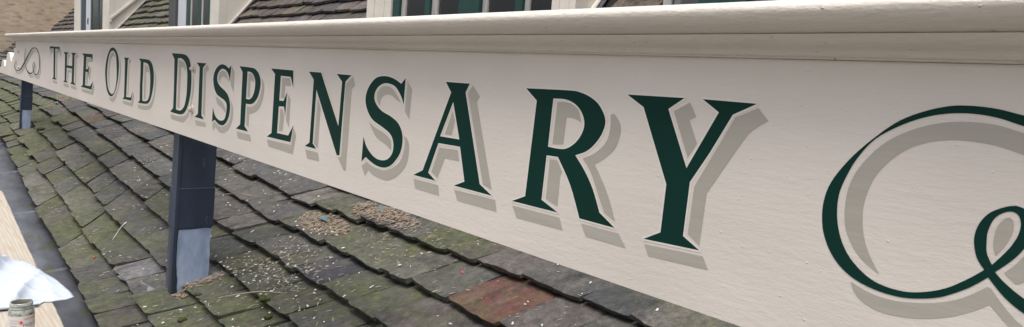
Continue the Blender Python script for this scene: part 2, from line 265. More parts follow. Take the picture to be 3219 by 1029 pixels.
# outlines of the painted letters, metres on the board face (x, z)
LETTERS=[
('T',[[(-7.3787,0.0436),(-6.8655,0.0413),(-6.8809,-0.01),(-6.9194,0.0222),(-7.0793,0.0244),(-7.0805,-0.2239),(-7.0075,-0.2462),(-7.2444,-0.2462),(-7.1705,-0.2289),(-7.1763,0.0233),(-7.3315,0.0232),(-7.3761,-0.0095)]],[],[[(-7.3161,0.0192),(-7.2082,0.0205),(-7.2065,-0.0123),(-7.2815,-0.0135),(-7.3307,-0.0442),(-7.3551,-0.0175)],[(-7.0503,0.0183),(-6.9284,0.0181),(-6.8968,-0.0114),(-6.9662,-0.0118),(-6.9783,-0.0894),(-6.9768,-0.2456),(-7.0371,-0.2261)],[(-6.8469,0.0317),(-6.7875,0.0129),(-6.8017,-0.0505),(-6.8573,-0.0253)],[(-7.2193,-0.2572),(-6.9921,-0.2572),(-6.9607,-0.28),(-7.1817,-0.2797)]]),
('H',[[(-6.6753,0.0024),(-6.4483,0.001),(-6.5187,-0.018),(-6.5213,-0.1021),(-6.2954,-0.1036),(-6.2864,-0.0185),(-6.3452,0.0012),(-6.1135,0.0016),(-6.1947,-0.0188),(-6.213,-0.2259),(-6.1419,-0.2476),(-6.3664,-0.2469),(-6.302,-0.2282),(-6.294,-0.1257),(-6.5237,-0.1243),(-6.5406,-0.2277),(-6.4671,-0.245),(-6.6807,-0.2461),(-6.6144,-0.2275),(-6.6072,-0.0195)]],[],[[(-6.4958,-0.0203),(-6.4182,-0.004),(-6.3873,-0.0271),(-6.4456,-0.0419),(-6.4496,-0.1001),(-6.4949,-0.0979)],[(-6.4926,-0.1357),(-6.3185,-0.1366),(-6.3208,-0.1582),(-6.4385,-0.1585),(-6.4558,-0.2444),(-6.4948,-0.2256)],[(-6.1599,-0.0208),(-6.0793,-0.0031),(-6.0378,-0.0236),(-6.1105,-0.0433),(-6.1247,-0.2467),(-6.1707,-0.2305)],[(-6.672,-0.2585),(-6.4477,-0.2543),(-6.4235,-0.282),(-6.6389,-0.2816)],[(-6.3546,-0.2585),(-6.1309,-0.2576),(-6.0984,-0.2828),(-6.3277,-0.2808)]]),
('E',[[(-5.9002,0.0034),(-5.5264,0.003),(-5.5285,-0.0548),(-5.577,-0.0219),(-5.7372,-0.0212),(-5.7489,-0.1088),(-5.685,-0.1066),(-5.6371,-0.0776),(-5.6614,-0.1628),(-5.6855,-0.1303),(-5.7609,-0.1295),(-5.7744,-0.2276),(-5.6007,-0.2267),(-5.5023,-0.1866),(-5.5438,-0.2492),(-5.9372,-0.248),(-5.8633,-0.2321),(-5.8367,-0.0151)]],[],[[(-5.7169,-0.0275),(-5.5808,-0.0277),(-5.5474,-0.0531),(-5.671,-0.0563),(-5.6746,-0.0987),(-5.7184,-0.1001)],[(-5.736,-0.1344),(-5.6939,-0.1351),(-5.6744,-0.1634),(-5.6969,-0.2182),(-5.7413,-0.2191)],[(-5.6257,-0.0861),(-5.5713,-0.1019),(-5.6077,-0.1885),(-5.6457,-0.1689)],[(-5.9222,-0.2598),(-5.539,-0.2586),(-5.4931,-0.1993),(-5.4462,-0.2229),(-5.4953,-0.2845),(-5.8808,-0.283)]]),
('O',[[(-4.9138,0.0561),(-4.8926,0.0549),(-4.8705,0.052),(-4.8488,0.0476),(-4.8292,0.0418),(-4.8114,0.0343),(-4.7948,0.0251),(-4.7801,0.0148),(-4.7679,0.004),(-4.7584,-0.0073),(-4.7512,-0.0194),(-4.746,-0.0321),(-4.7428,-0.0454),(-4.7417,-0.0594),(-4.7427,-0.0743),(-4.7455,-0.0895),(-4.7495,-0.1047),(-4.7548,-0.1199),(-4.7618,-0.1354),(-4.77,-0.1508),(-4.7793,-0.1655),(-4.7899,-0.1799),(-4.8018,-0.1941),(-4.8147,-0.2074),(-4.8279,-0.2189),(-4.8418,-0.2284),(-4.8566,-0.2362),(-4.8715,-0.2427),(-4.8856,-0.2481),(-4.8984,-0.2521),(-4.9104,-0.2549),(-4.9226,-0.2565),(-4.9358,-0.2574),(-4.9505,-0.2578),(-4.9662,-0.2575),(-4.9823,-0.256),(-4.9986,-0.2527),(-5.0155,-0.2475),(-5.0332,-0.2405),(-5.0501,-0.2322),(-5.0646,-0.223),(-5.076,-0.2127),(-5.0853,-0.2014),(-5.0932,-0.1892),(-5.1005,-0.1764),(-5.1078,-0.163),(-5.1144,-0.1488),(-5.1196,-0.1341),(-5.1223,-0.1191),(-5.1225,-0.1035),(-5.1205,-0.0875),(-5.1163,-0.0714),(-5.1098,-0.0557),(-5.1006,-0.0402),(-5.0889,-0.0249),(-5.0754,-0.0103),(-5.0608,0.0031),(-5.0448,0.0154),(-5.0274,0.0268),(-5.0091,0.0367),(-4.9906,0.0445),(-4.972,0.0501),(-4.9531,0.0538),(-4.9337,0.0557)]],[[(-4.9183,0.036),(-4.9018,0.0358),(-4.8857,0.0337),(-4.8706,0.0301),(-4.8574,0.0253),(-4.8462,0.0193),(-4.8366,0.012),(-4.8284,0.0034),(-4.8214,-0.0062),(-4.8159,-0.0174),(-4.8118,-0.0301),(-4.8085,-0.0433),(-4.8056,-0.0563),(-4.8027,-0.0687),(-4.8001,-0.0811),(-4.7983,-0.0936),(-4.7977,-0.1066),(-4.7982,-0.1203),(-4.7998,-0.1345),(-4.8026,-0.1487),(-4.8069,-0.1622),(-4.8128,-0.1753),(-4.8203,-0.188),(-4.8289,-0.1999),(-4.8385,-0.2102),(-4.8493,-0.2188),(-4.8613,-0.226),(-4.8739,-0.2319),(-4.8865,-0.2364),(-4.8987,-0.2395),(-4.9109,-0.2413),(-4.9235,-0.2417),(-4.9371,-0.2409),(-4.9526,-0.2385),(-4.9695,-0.2348),(-4.9862,-0.2299),(-5.0008,-0.2241),(-5.013,-0.2178),(-5.0236,-0.2107),(-5.0329,-0.2024),(-5.0413,-0.1928),(-5.0489,-0.1814),(-5.0555,-0.1685),(-5.0609,-0.1548),(-5.0645,-0.1409),(-5.0663,-0.1269),(-5.0666,-0.1124),(-5.0653,-0.0978),(-5.0626,-0.0832),(-5.0585,-0.0683),(-5.0529,-0.0532),(-5.0459,-0.0386),(-5.0374,-0.025),(-5.0273,-0.0125),(-5.0158,-0.0007),(-5.0028,0.0099),(-4.9885,0.0186),(-4.9722,0.0255),(-4.9541,0.0307),(-4.9357,0.0343)]],[[(-4.9276,0.0261),(-4.913,0.0271),(-4.8994,0.0247),(-4.8871,0.0205),(-4.8765,0.0158),(-4.8677,0.01),(-4.8604,0.0027),(-4.8547,-0.0043),(-4.8507,-0.0091),(-4.8587,-0.0068),(-4.8703,-0.0033),(-4.8832,-0.0),(-4.8954,0.0015),(-4.9065,0.0013),(-4.9176,0.0),(-4.9285,-0.0029),(-4.9392,-0.0078),(-4.95,-0.0151),(-4.9609,-0.0245),(-4.971,-0.0354),(-4.9792,-0.0473),(-4.9854,-0.0604),(-4.9899,-0.0749),(-4.9932,-0.0899),(-4.9955,-0.1047),(-4.9971,-0.119),(-4.9978,-0.1334),(-4.9973,-0.1476),(-4.9952,-0.1618),(-4.9905,-0.177),(-4.9836,-0.1929),(-4.9768,-0.207),(-4.9721,-0.2168),(-4.9787,-0.2128),(-4.9883,-0.2071),(-4.9986,-0.1999),(-5.0076,-0.191),(-5.0153,-0.1803),(-5.0226,-0.1679),(-5.0287,-0.1542),(-5.0327,-0.1396),(-5.0346,-0.1238),(-5.0347,-0.1067),(-5.033,-0.0893),(-5.0295,-0.0725),(-5.0242,-0.0559),(-5.0172,-0.0392),(-5.0082,-0.0236),(-4.9967,-0.0099),(-4.9815,0.0021),(-4.9632,0.0127),(-4.9444,0.021)],[(-4.7227,-0.0123),(-4.7168,-0.0184),(-4.7083,-0.027),(-4.6996,-0.0374),(-4.6934,-0.0485),(-4.6898,-0.0604),(-4.6877,-0.0737),(-4.6873,-0.0877),(-4.689,-0.1024),(-4.6929,-0.1179),(-4.6988,-0.1344),(-4.7065,-0.151),(-4.7158,-0.1669),(-4.7269,-0.182),(-4.7398,-0.1967),(-4.754,-0.2109),(-4.7687,-0.2247),(-4.7839,-0.2385),(-4.8,-0.2523),(-4.8166,-0.2649),(-4.8333,-0.2751),(-4.8502,-0.2826),(-4.8673,-0.288),(-4.8847,-0.2914),(-4.9023,-0.293),(-4.9214,-0.2919),(-4.9415,-0.2884),(-4.9603,-0.2839),(-4.9755,-0.28),(-4.986,-0.2767),(-4.9931,-0.2733),(-4.998,-0.2703),(-5.0016,-0.2683),(-4.9856,-0.2679),(-4.9629,-0.2675),(-4.9379,-0.2665),(-4.9148,-0.2641),(-4.8942,-0.2605),(-4.874,-0.2559),(-4.8545,-0.2501),(-4.8359,-0.2426),(-4.8179,-0.2333),(-4.8005,-0.2224),(-4.7846,-0.2102),(-4.7709,-0.1972),(-4.76,-0.1829),(-4.7513,-0.1673),(-4.7441,-0.1513),(-4.7373,-0.1361),(-4.7308,-0.1222),(-4.7248,-0.1089),(-4.72,-0.0954),(-4.7171,-0.0808),(-4.7168,-0.063),(-4.7187,-0.0431),(-4.7211,-0.0249)]]),
('L',[[(-4.6197,-0.0005),(-4.4918,-0.0019),(-4.525,-0.0162),(-4.5478,-0.2358),(-4.4362,-0.2322),(-4.3942,-0.1911),(-4.4247,-0.2505),(-4.6371,-0.253),(-4.5999,-0.2392),(-4.591,-0.0178)]],[],[[(-4.5004,-0.0191),(-4.4655,-0.0048),(-4.4481,-0.0218),(-4.4851,-0.0338),(-4.4973,-0.225),(-4.5177,-0.2252)],[(-4.6339,-0.2658),(-4.4238,-0.2615),(-4.3798,-0.2002),(-4.3628,-0.2165),(-4.3863,-0.2842),(-4.6069,-0.2821)]]),
('D',[[(-4.2727,0.0005),(-4.24,0.0003),(-4.1932,0.0001),(-4.1452,-0.0003),(-4.108,-0.0009),(-4.085,-0.0015),(-4.0693,-0.0022),(-4.057,-0.0035),(-4.0443,-0.0058),(-4.0304,-0.0092),(-4.0173,-0.0135),(-4.0052,-0.0188),(-3.9944,-0.0251),(-3.985,-0.0327),(-3.9766,-0.0415),(-3.9696,-0.0511),(-3.9641,-0.0614),(-3.9602,-0.0726),(-3.9579,-0.0848),(-3.9569,-0.0973),(-3.957,-0.1094),(-3.9583,-0.1209),(-3.9608,-0.1322),(-3.9644,-0.1434),(-3.9691,-0.1548),(-3.9751,-0.1667),(-3.9824,-0.1791),(-3.9905,-0.191),(-3.999,-0.2016),(-4.0077,-0.2109),(-4.0169,-0.2193),(-4.0268,-0.2266),(-4.0378,-0.2327),(-4.0496,-0.2373),(-4.0622,-0.2407),(-4.0764,-0.2432),(-4.0933,-0.2454),(-4.1142,-0.2472),(-4.1384,-0.2483),(-4.1636,-0.2491),(-4.1877,-0.2498),(-4.2121,-0.2505),(-4.2372,-0.2508),(-4.2595,-0.2511),(-4.2752,-0.2513),(-4.2369,-0.2359),(-4.2387,-0.146),(-4.2322,-0.0828),(-4.2336,-0.0162)]],[[(-4.1712,-0.0193),(-4.1619,-0.0195),(-4.1487,-0.0196),(-4.134,-0.0201),(-4.1205,-0.021),(-4.1082,-0.0223),(-4.0959,-0.0238),(-4.0844,-0.026),(-4.0743,-0.0293),(-4.066,-0.0338),(-4.0589,-0.0393),(-4.0527,-0.0458),(-4.047,-0.053),(-4.0417,-0.0612),(-4.0369,-0.0705),(-4.0329,-0.0802),(-4.0298,-0.0901),(-4.0277,-0.1),(-4.0265,-0.1102),(-4.026,-0.1207),(-4.0261,-0.1314),(-4.0264,-0.1428),(-4.0273,-0.1547),(-4.0289,-0.1663),(-4.0317,-0.1772),(-4.0354,-0.1872),(-4.04,-0.1967),(-4.046,-0.2054),(-4.0537,-0.2128),(-4.0632,-0.2188),(-4.0743,-0.2237),(-4.0872,-0.2276),(-4.1018,-0.2306),(-4.1207,-0.2325),(-4.1431,-0.2332),(-4.1641,-0.2334),(-4.1788,-0.2335),(-4.1823,-0.1431),(-4.1741,-0.0689)]],[[(-4.1454,-0.0313),(-4.1364,-0.0315),(-4.1235,-0.0316),(-4.1096,-0.0323),(-4.0979,-0.0338),(-4.0889,-0.0363),(-4.081,-0.0397),(-4.0741,-0.0436),(-4.0684,-0.048),(-4.064,-0.0536),(-4.0607,-0.0601),(-4.0583,-0.0662),(-4.0566,-0.0704),(-4.1162,-0.0687),(-4.1141,-0.1243),(-4.1198,-0.2229),(-4.1488,-0.2229),(-4.1479,-0.1182)],[(-3.9488,-0.0527),(-3.9418,-0.0597),(-3.9316,-0.0697),(-3.9215,-0.0812),(-3.9145,-0.0927),(-3.9115,-0.1037),(-3.9107,-0.1152),(-3.9118,-0.1273),(-3.9141,-0.1406),(-3.9177,-0.156),(-3.9227,-0.1728),(-3.9293,-0.1897),(-3.9376,-0.2051),(-3.9476,-0.219),(-3.9593,-0.232),(-3.9726,-0.2437),(-3.9874,-0.2537),(-4.0036,-0.2614),(-4.0212,-0.2673),(-4.0406,-0.2719),(-4.0621,-0.2758),(-4.0869,-0.2788),(-4.1144,-0.2808),(-4.1428,-0.282),(-4.17,-0.283),(-4.1974,-0.2837),(-4.2255,-0.2837),(-4.2503,-0.2836),(-4.2678,-0.2835),(-4.2804,-0.2629),(-4.2639,-0.2628),(-4.2406,-0.2627),(-4.2138,-0.2623),(-4.1867,-0.2615),(-4.1581,-0.2605),(-4.127,-0.2592),(-4.097,-0.2572),(-4.0712,-0.2542),(-4.0504,-0.2501),(-4.0328,-0.2452),(-4.0174,-0.2393),(-4.0032,-0.2321),(-3.99,-0.2236),(-3.9782,-0.2138),(-3.9679,-0.203),(-3.959,-0.1916),(-3.9515,-0.179),(-3.9454,-0.1653),(-3.9406,-0.1514),(-3.937,-0.1381),(-3.9346,-0.1255),(-3.9336,-0.113),(-3.9337,-0.101),(-3.9347,-0.0899),(-3.9374,-0.0789),(-3.9416,-0.0683),(-3.9458,-0.0591)]]),
('D',[[(-3.6451,0.0404),(-3.6075,0.0404),(-3.5539,0.0403),(-3.4995,0.0399),(-3.4578,0.0388),(-3.4324,0.037),(-3.4153,0.0347),(-3.4026,0.0317),(-3.3904,0.0278),(-3.3785,0.0232),(-3.3684,0.0179),(-3.3598,0.0115),(-3.3521,0.0038),(-3.3452,-0.0055),(-3.3394,-0.0162),(-3.3346,-0.0279),(-3.3307,-0.0405),(-3.3278,-0.0541),(-3.3258,-0.0689),(-3.3248,-0.084),(-3.325,-0.0986),(-3.3261,-0.1125),(-3.3281,-0.1261),(-3.3315,-0.1397),(-3.3367,-0.1535),(-3.344,-0.1682),(-3.3532,-0.1836),(-3.3636,-0.1982),(-3.3744,-0.2108),(-3.3855,-0.221),(-3.3973,-0.2295),(-3.4098,-0.2366),(-3.423,-0.2424),(-3.4364,-0.2467),(-3.4501,-0.2496),(-3.4652,-0.2515),(-3.4827,-0.253),(-3.5042,-0.254),(-3.5289,-0.2543),(-3.5541,-0.2542),(-3.5767,-0.2541),(-3.5973,-0.2537),(-3.6169,-0.253),(-3.6335,-0.2524),(-3.6453,-0.2519),(-3.5983,-0.2302),(-3.5942,-0.1217),(-3.5989,0.0117)]],[[(-3.5427,0.0177),(-3.5322,0.018),(-3.5171,0.0186),(-3.5006,0.0188),(-3.4859,0.018),(-3.4733,0.0161),(-3.4612,0.0134),(-3.45,0.0101),(-3.4397,0.0061),(-3.4305,0.0018),(-3.4222,-0.0031),(-3.4147,-0.0088),(-3.4081,-0.0159),(-3.4021,-0.0243),(-3.3969,-0.034),(-3.3926,-0.0447),(-3.3895,-0.0563),(-3.3879,-0.0691),(-3.3875,-0.0832),(-3.3879,-0.0976),(-3.3885,-0.111),(-3.389,-0.1231),(-3.3898,-0.1345),(-3.3913,-0.1457),(-3.3943,-0.1571),(-3.3987,-0.1695),(-3.4044,-0.1824),(-3.4113,-0.1946),(-3.4192,-0.205),(-3.4287,-0.2131),(-3.4398,-0.2197),(-3.4512,-0.225),(-3.462,-0.2292),(-3.4716,-0.232),(-3.4805,-0.2334),(-3.4897,-0.2341),(-3.4999,-0.2345),(-3.5127,-0.2347),(-3.5272,-0.2345),(-3.5406,-0.234),(-3.55,-0.2337),(-3.5499,-0.1194)]],[[(-3.5263,0.0077),(-3.5156,0.0076),(-3.5004,0.0075),(-3.4839,0.0069),(-3.4696,0.0054),(-3.4575,0.0029),(-3.4461,-0.0003),(-3.436,-0.0044),(-3.4278,-0.0096),(-3.4219,-0.017),(-3.4178,-0.0263),(-3.415,-0.0351),(-3.4129,-0.0412),(-3.4209,-0.0379),(-3.4326,-0.0332),(-3.4452,-0.0284),(-3.4561,-0.0252),(-3.4653,-0.024),(-3.4739,-0.0242),(-3.4812,-0.0248),(-3.4863,-0.0252),(-3.4927,-0.1164),(-3.4964,-0.2224),(-3.5323,-0.2214),(-3.5266,-0.1182)],[(-3.3083,-0.053),(-3.3037,-0.0582),(-3.297,-0.0654),(-3.2903,-0.074),(-3.2858,-0.0833),(-3.2838,-0.0932),(-3.2834,-0.1041),(-3.2844,-0.1157),(-3.2869,-0.128),(-3.2913,-0.1409),(-3.2974,-0.1547),(-3.3046,-0.169),(-3.3124,-0.1835),(-3.3198,-0.1991),(-3.3276,-0.2155),(-3.337,-0.2314),(-3.3492,-0.2455),(-3.3651,-0.2578),(-3.3838,-0.2691),(-3.4045,-0.2785),(-3.4263,-0.2855),(-3.4496,-0.2891),(-3.4746,-0.2899),(-3.5004,-0.2893),(-3.5258,-0.289),(-3.5529,-0.2891),(-3.5816,-0.2888),(-3.6073,-0.2885),(-3.6254,-0.2883),(-3.6408,-0.2642),(-3.6133,-0.2644),(-3.5742,-0.2648),(-3.5326,-0.2647),(-3.4971,-0.2636),(-3.4686,-0.2616),(-3.443,-0.2589),(-3.4202,-0.2551),(-3.4,-0.2497),(-3.3828,-0.2428),(-3.3683,-0.2344),(-3.3559,-0.2246),(-3.3452,-0.2132),(-3.3361,-0.1993),(-3.3289,-0.1833),(-3.3231,-0.167),(-3.3183,-0.1523),(-3.3144,-0.1401),(-3.3118,-0.1291),(-3.31,-0.1184),(-3.3086,-0.1068),(-3.3079,-0.0927),(-3.3079,-0.0771),(-3.3082,-0.0629)]]),
('I',[[(-3.2573,0.0041),(-3.1226,0.0042),(-3.1683,-0.0173),(-3.168,-0.2302),(-3.1321,-0.2467),(-3.2641,-0.2464),(-3.2179,-0.2277),(-3.2147,-0.0166)]],[],[[(-3.155,-0.019),(-3.113,-0.0019),(-3.0858,-0.021),(-3.1247,-0.0381),(-3.1244,-0.233),(-3.1516,-0.2223)],[(-3.2558,-0.26),(-3.1153,-0.2595),(-3.1044,-0.2779),(-3.2425,-0.2825)]]),
('S',[[(-2.8195,0.0045),(-2.828,-0.0657),(-2.8305,-0.0611),(-2.8341,-0.0544),(-2.8384,-0.0472),(-2.8433,-0.0408),(-2.8489,-0.0356),(-2.8551,-0.0307),(-2.8618,-0.0264),(-2.8689,-0.0227),(-2.8764,-0.0197),(-2.8844,-0.0173),(-2.8925,-0.0154),(-2.9002,-0.0141),(-2.9074,-0.0134),(-2.9143,-0.0131),(-2.921,-0.0134),(-2.9278,-0.0143),(-2.9348,-0.0157),(-2.9419,-0.0177),(-2.9488,-0.0202),(-2.955,-0.023),(-2.9605,-0.0264),(-2.9657,-0.0302),(-2.9702,-0.0343),(-2.9738,-0.0383),(-2.9767,-0.0422),(-2.9788,-0.0462),(-2.98,-0.0503),(-2.9802,-0.0544),(-2.9794,-0.0587),(-2.9778,-0.063),(-2.9749,-0.0674),(-2.9704,-0.0718),(-2.9641,-0.0762),(-2.9562,-0.0806),(-2.9471,-0.085),(-2.9369,-0.089),(-2.925,-0.0926),(-2.9115,-0.0958),(-2.898,-0.099),(-2.8856,-0.1026),(-2.8745,-0.1064),(-2.864,-0.1103),(-2.8544,-0.1146),(-2.8458,-0.1195),(-2.8383,-0.1252),(-2.8318,-0.1314),(-2.8262,-0.138),(-2.8218,-0.1448),(-2.8186,-0.152),(-2.8165,-0.1595),(-2.8155,-0.1673),(-2.8155,-0.175),(-2.8166,-0.1829),(-2.8189,-0.1911),(-2.8221,-0.1991),(-2.8261,-0.2066),(-2.831,-0.2136),(-2.8369,-0.2203),(-2.8434,-0.2265),(-2.8503,-0.232),(-2.8576,-0.2368),(-2.8654,-0.241),(-2.8734,-0.2445),(-2.8815,-0.2474),(-2.8895,-0.2495),(-2.8975,-0.2508),(-2.9057,-0.2515),(-2.9145,-0.2517),(-2.924,-0.2515),(-2.934,-0.2507),(-2.9443,-0.2494),(-2.9546,-0.2476),(-2.9659,-0.2448),(-2.9779,-0.2412),(-2.9888,-0.2377),(-2.9964,-0.2353),(-3.0269,-0.2482),(-3.0219,-0.1809),(-3.0191,-0.1852),(-3.0152,-0.1913),(-3.0106,-0.1979),(-3.0054,-0.2038),(-3.0,-0.2089),(-2.9941,-0.2137),(-2.9875,-0.2181),(-2.9803,-0.2218),(-2.9721,-0.2249),(-2.9631,-0.2274),(-2.9539,-0.2293),(-2.9449,-0.2307),(-2.9363,-0.2317),(-2.9277,-0.2323),(-2.9193,-0.2323),(-2.911,-0.2316),(-2.9024,-0.2304),(-2.8936,-0.2286),(-2.8855,-0.2261),(-2.8786,-0.2228),(-2.8731,-0.2186),(-2.8687,-0.2136),(-2.8651,-0.2079),(-2.8621,-0.2019),(-2.8597,-0.1953),(-2.8579,-0.188),(-2.8568,-0.1808),(-2.8563,-0.1743),(-2.8564,-0.1688),(-2.857,-0.1638),(-2.8586,-0.1594),(-2.8616,-0.1553),(-2.866,-0.1518),(-2.8717,-0.1488),(-2.8786,-0.1461),(-2.8868,-0.1435),(-2.8967,-0.1411),(-2.9081,-0.1391),(-2.9203,-0.137),(-2.9322,-0.1347),(-2.9441,-0.1324),(-2.9563,-0.1301),(-2.9682,-0.1274),(-2.9788,-0.1238),(-2.988,-0.1193),(-2.9962,-0.114),(-3.0035,-0.1081),(-3.01,-0.1017),(-3.0161,-0.0945),(-3.0215,-0.0865),(-3.0257,-0.0783),(-3.0285,-0.0705),(-3.0295,-0.0632),(-3.029,-0.056),(-3.0272,-0.049),(-3.0243,-0.0423),(-3.0202,-0.0357),(-3.0149,-0.0292),(-3.0085,-0.0231),(-3.0012,-0.0175),(-2.9927,-0.0125),(-2.983,-0.0078),(-2.9729,-0.0038),(-2.9629,-0.0005),(-2.9533,0.002),(-2.9437,0.0039),(-2.934,0.0051),(-2.9243,0.0057),(-2.9146,0.0056),(-2.9049,0.0048),(-2.8952,0.0035),(-2.8855,0.0018),(-2.8748,-0.0008),(-2.8636,-0.004),(-2.8536,-0.0071),(-2.8466,-0.0093)]],[],[[(-2.9382,-0.0761),(-2.9431,-0.0732),(-2.9504,-0.069),(-2.9576,-0.0642),(-2.9625,-0.0595),(-2.9646,-0.0551),(-2.965,-0.0505),(-2.9641,-0.046),(-2.9621,-0.0418),(-2.959,-0.0377),(-2.9547,-0.0338),(-2.9494,-0.0302),(-2.9432,-0.0273),(-2.9362,-0.0251),(-2.9281,-0.0233),(-2.9194,-0.0223),(-2.9104,-0.0222),(-2.9008,-0.0227),(-2.8907,-0.0237),(-2.8806,-0.026),(-2.8713,-0.0304),(-2.8623,-0.0386),(-2.8535,-0.0495),(-2.8459,-0.0602),(-2.8406,-0.0675),(-2.8462,-0.0646),(-2.8542,-0.0603),(-2.8631,-0.0559),(-2.8712,-0.0524),(-2.8779,-0.05),(-2.8842,-0.0482),(-2.8905,-0.0469),(-2.8969,-0.0461),(-2.9039,-0.0458),(-2.9111,-0.0459),(-2.9181,-0.0467),(-2.9243,-0.0481),(-2.93,-0.0504),(-2.9352,-0.0535),(-2.9394,-0.057),(-2.9421,-0.0606),(-2.9425,-0.0646),(-2.9413,-0.0691),(-2.9394,-0.0733)],[(-2.9953,-0.132),(-2.9881,-0.1338),(-2.9779,-0.1363),(-2.9661,-0.1392),(-2.954,-0.1421),(-2.9413,-0.1447),(-2.9276,-0.1473),(-2.9141,-0.1503),(-2.9022,-0.1543),(-2.8918,-0.1599),(-2.8822,-0.1666),(-2.8743,-0.1734),(-2.8689,-0.1791),(-2.8669,-0.1839),(-2.8677,-0.1881),(-2.8695,-0.1916),(-2.8706,-0.1941),(-2.8773,-0.1917),(-2.887,-0.1883),(-2.8984,-0.1844),(-2.9107,-0.1804),(-2.9246,-0.1767),(-2.9406,-0.1728),(-2.9562,-0.1684),(-2.969,-0.163),(-2.9785,-0.1555),(-2.9858,-0.1464),(-2.9913,-0.1379)],[(-2.8138,0.0001),(-2.7823,-0.0233),(-2.7842,-0.1036),(-2.816,-0.0796)],[(-2.8096,-0.1402),(-2.8055,-0.1439),(-2.7995,-0.1492),(-2.7933,-0.1554),(-2.7885,-0.1615),(-2.7851,-0.1674),(-2.7825,-0.1734),(-2.7809,-0.18),(-2.7806,-0.1875),(-2.7816,-0.1965),(-2.7838,-0.2066),(-2.7873,-0.2169),(-2.7922,-0.2266),(-2.7987,-0.2358),(-2.8067,-0.2449),(-2.8159,-0.2533),(-2.8258,-0.2606),(-2.8364,-0.2667),(-2.8479,-0.2717),(-2.8601,-0.2758),(-2.8727,-0.2791),(-2.886,-0.2816),(-2.8998,-0.2832),(-2.914,-0.2838),(-2.9282,-0.2828),(-2.9436,-0.2794),(-2.9601,-0.274),(-2.9749,-0.2684),(-2.9852,-0.2645),(-3.0147,-0.2865),(-3.0214,-0.2558),(-2.9957,-0.2421),(-2.987,-0.2449),(-2.9746,-0.2489),(-2.9609,-0.2529),(-2.948,-0.2557),(-2.9368,-0.2571),(-2.9258,-0.2578),(-2.9147,-0.2576),(-2.9028,-0.2565),(-2.8894,-0.2544),(-2.8749,-0.2514),(-2.861,-0.2477),(-2.8491,-0.2435),(-2.8396,-0.2389),(-2.8317,-0.2337),(-2.825,-0.2278),(-2.8192,-0.2214),(-2.8141,-0.214),(-2.81,-0.2057),(-2.8069,-0.1973),(-2.8045,-0.1894),(-2.803,-0.1823),(-2.8025,-0.1754),(-2.8026,-0.1689),(-2.8031,-0.1626),(-2.8043,-0.1562),(-2.8063,-0.1497),(-2.8083,-0.1441)]]),
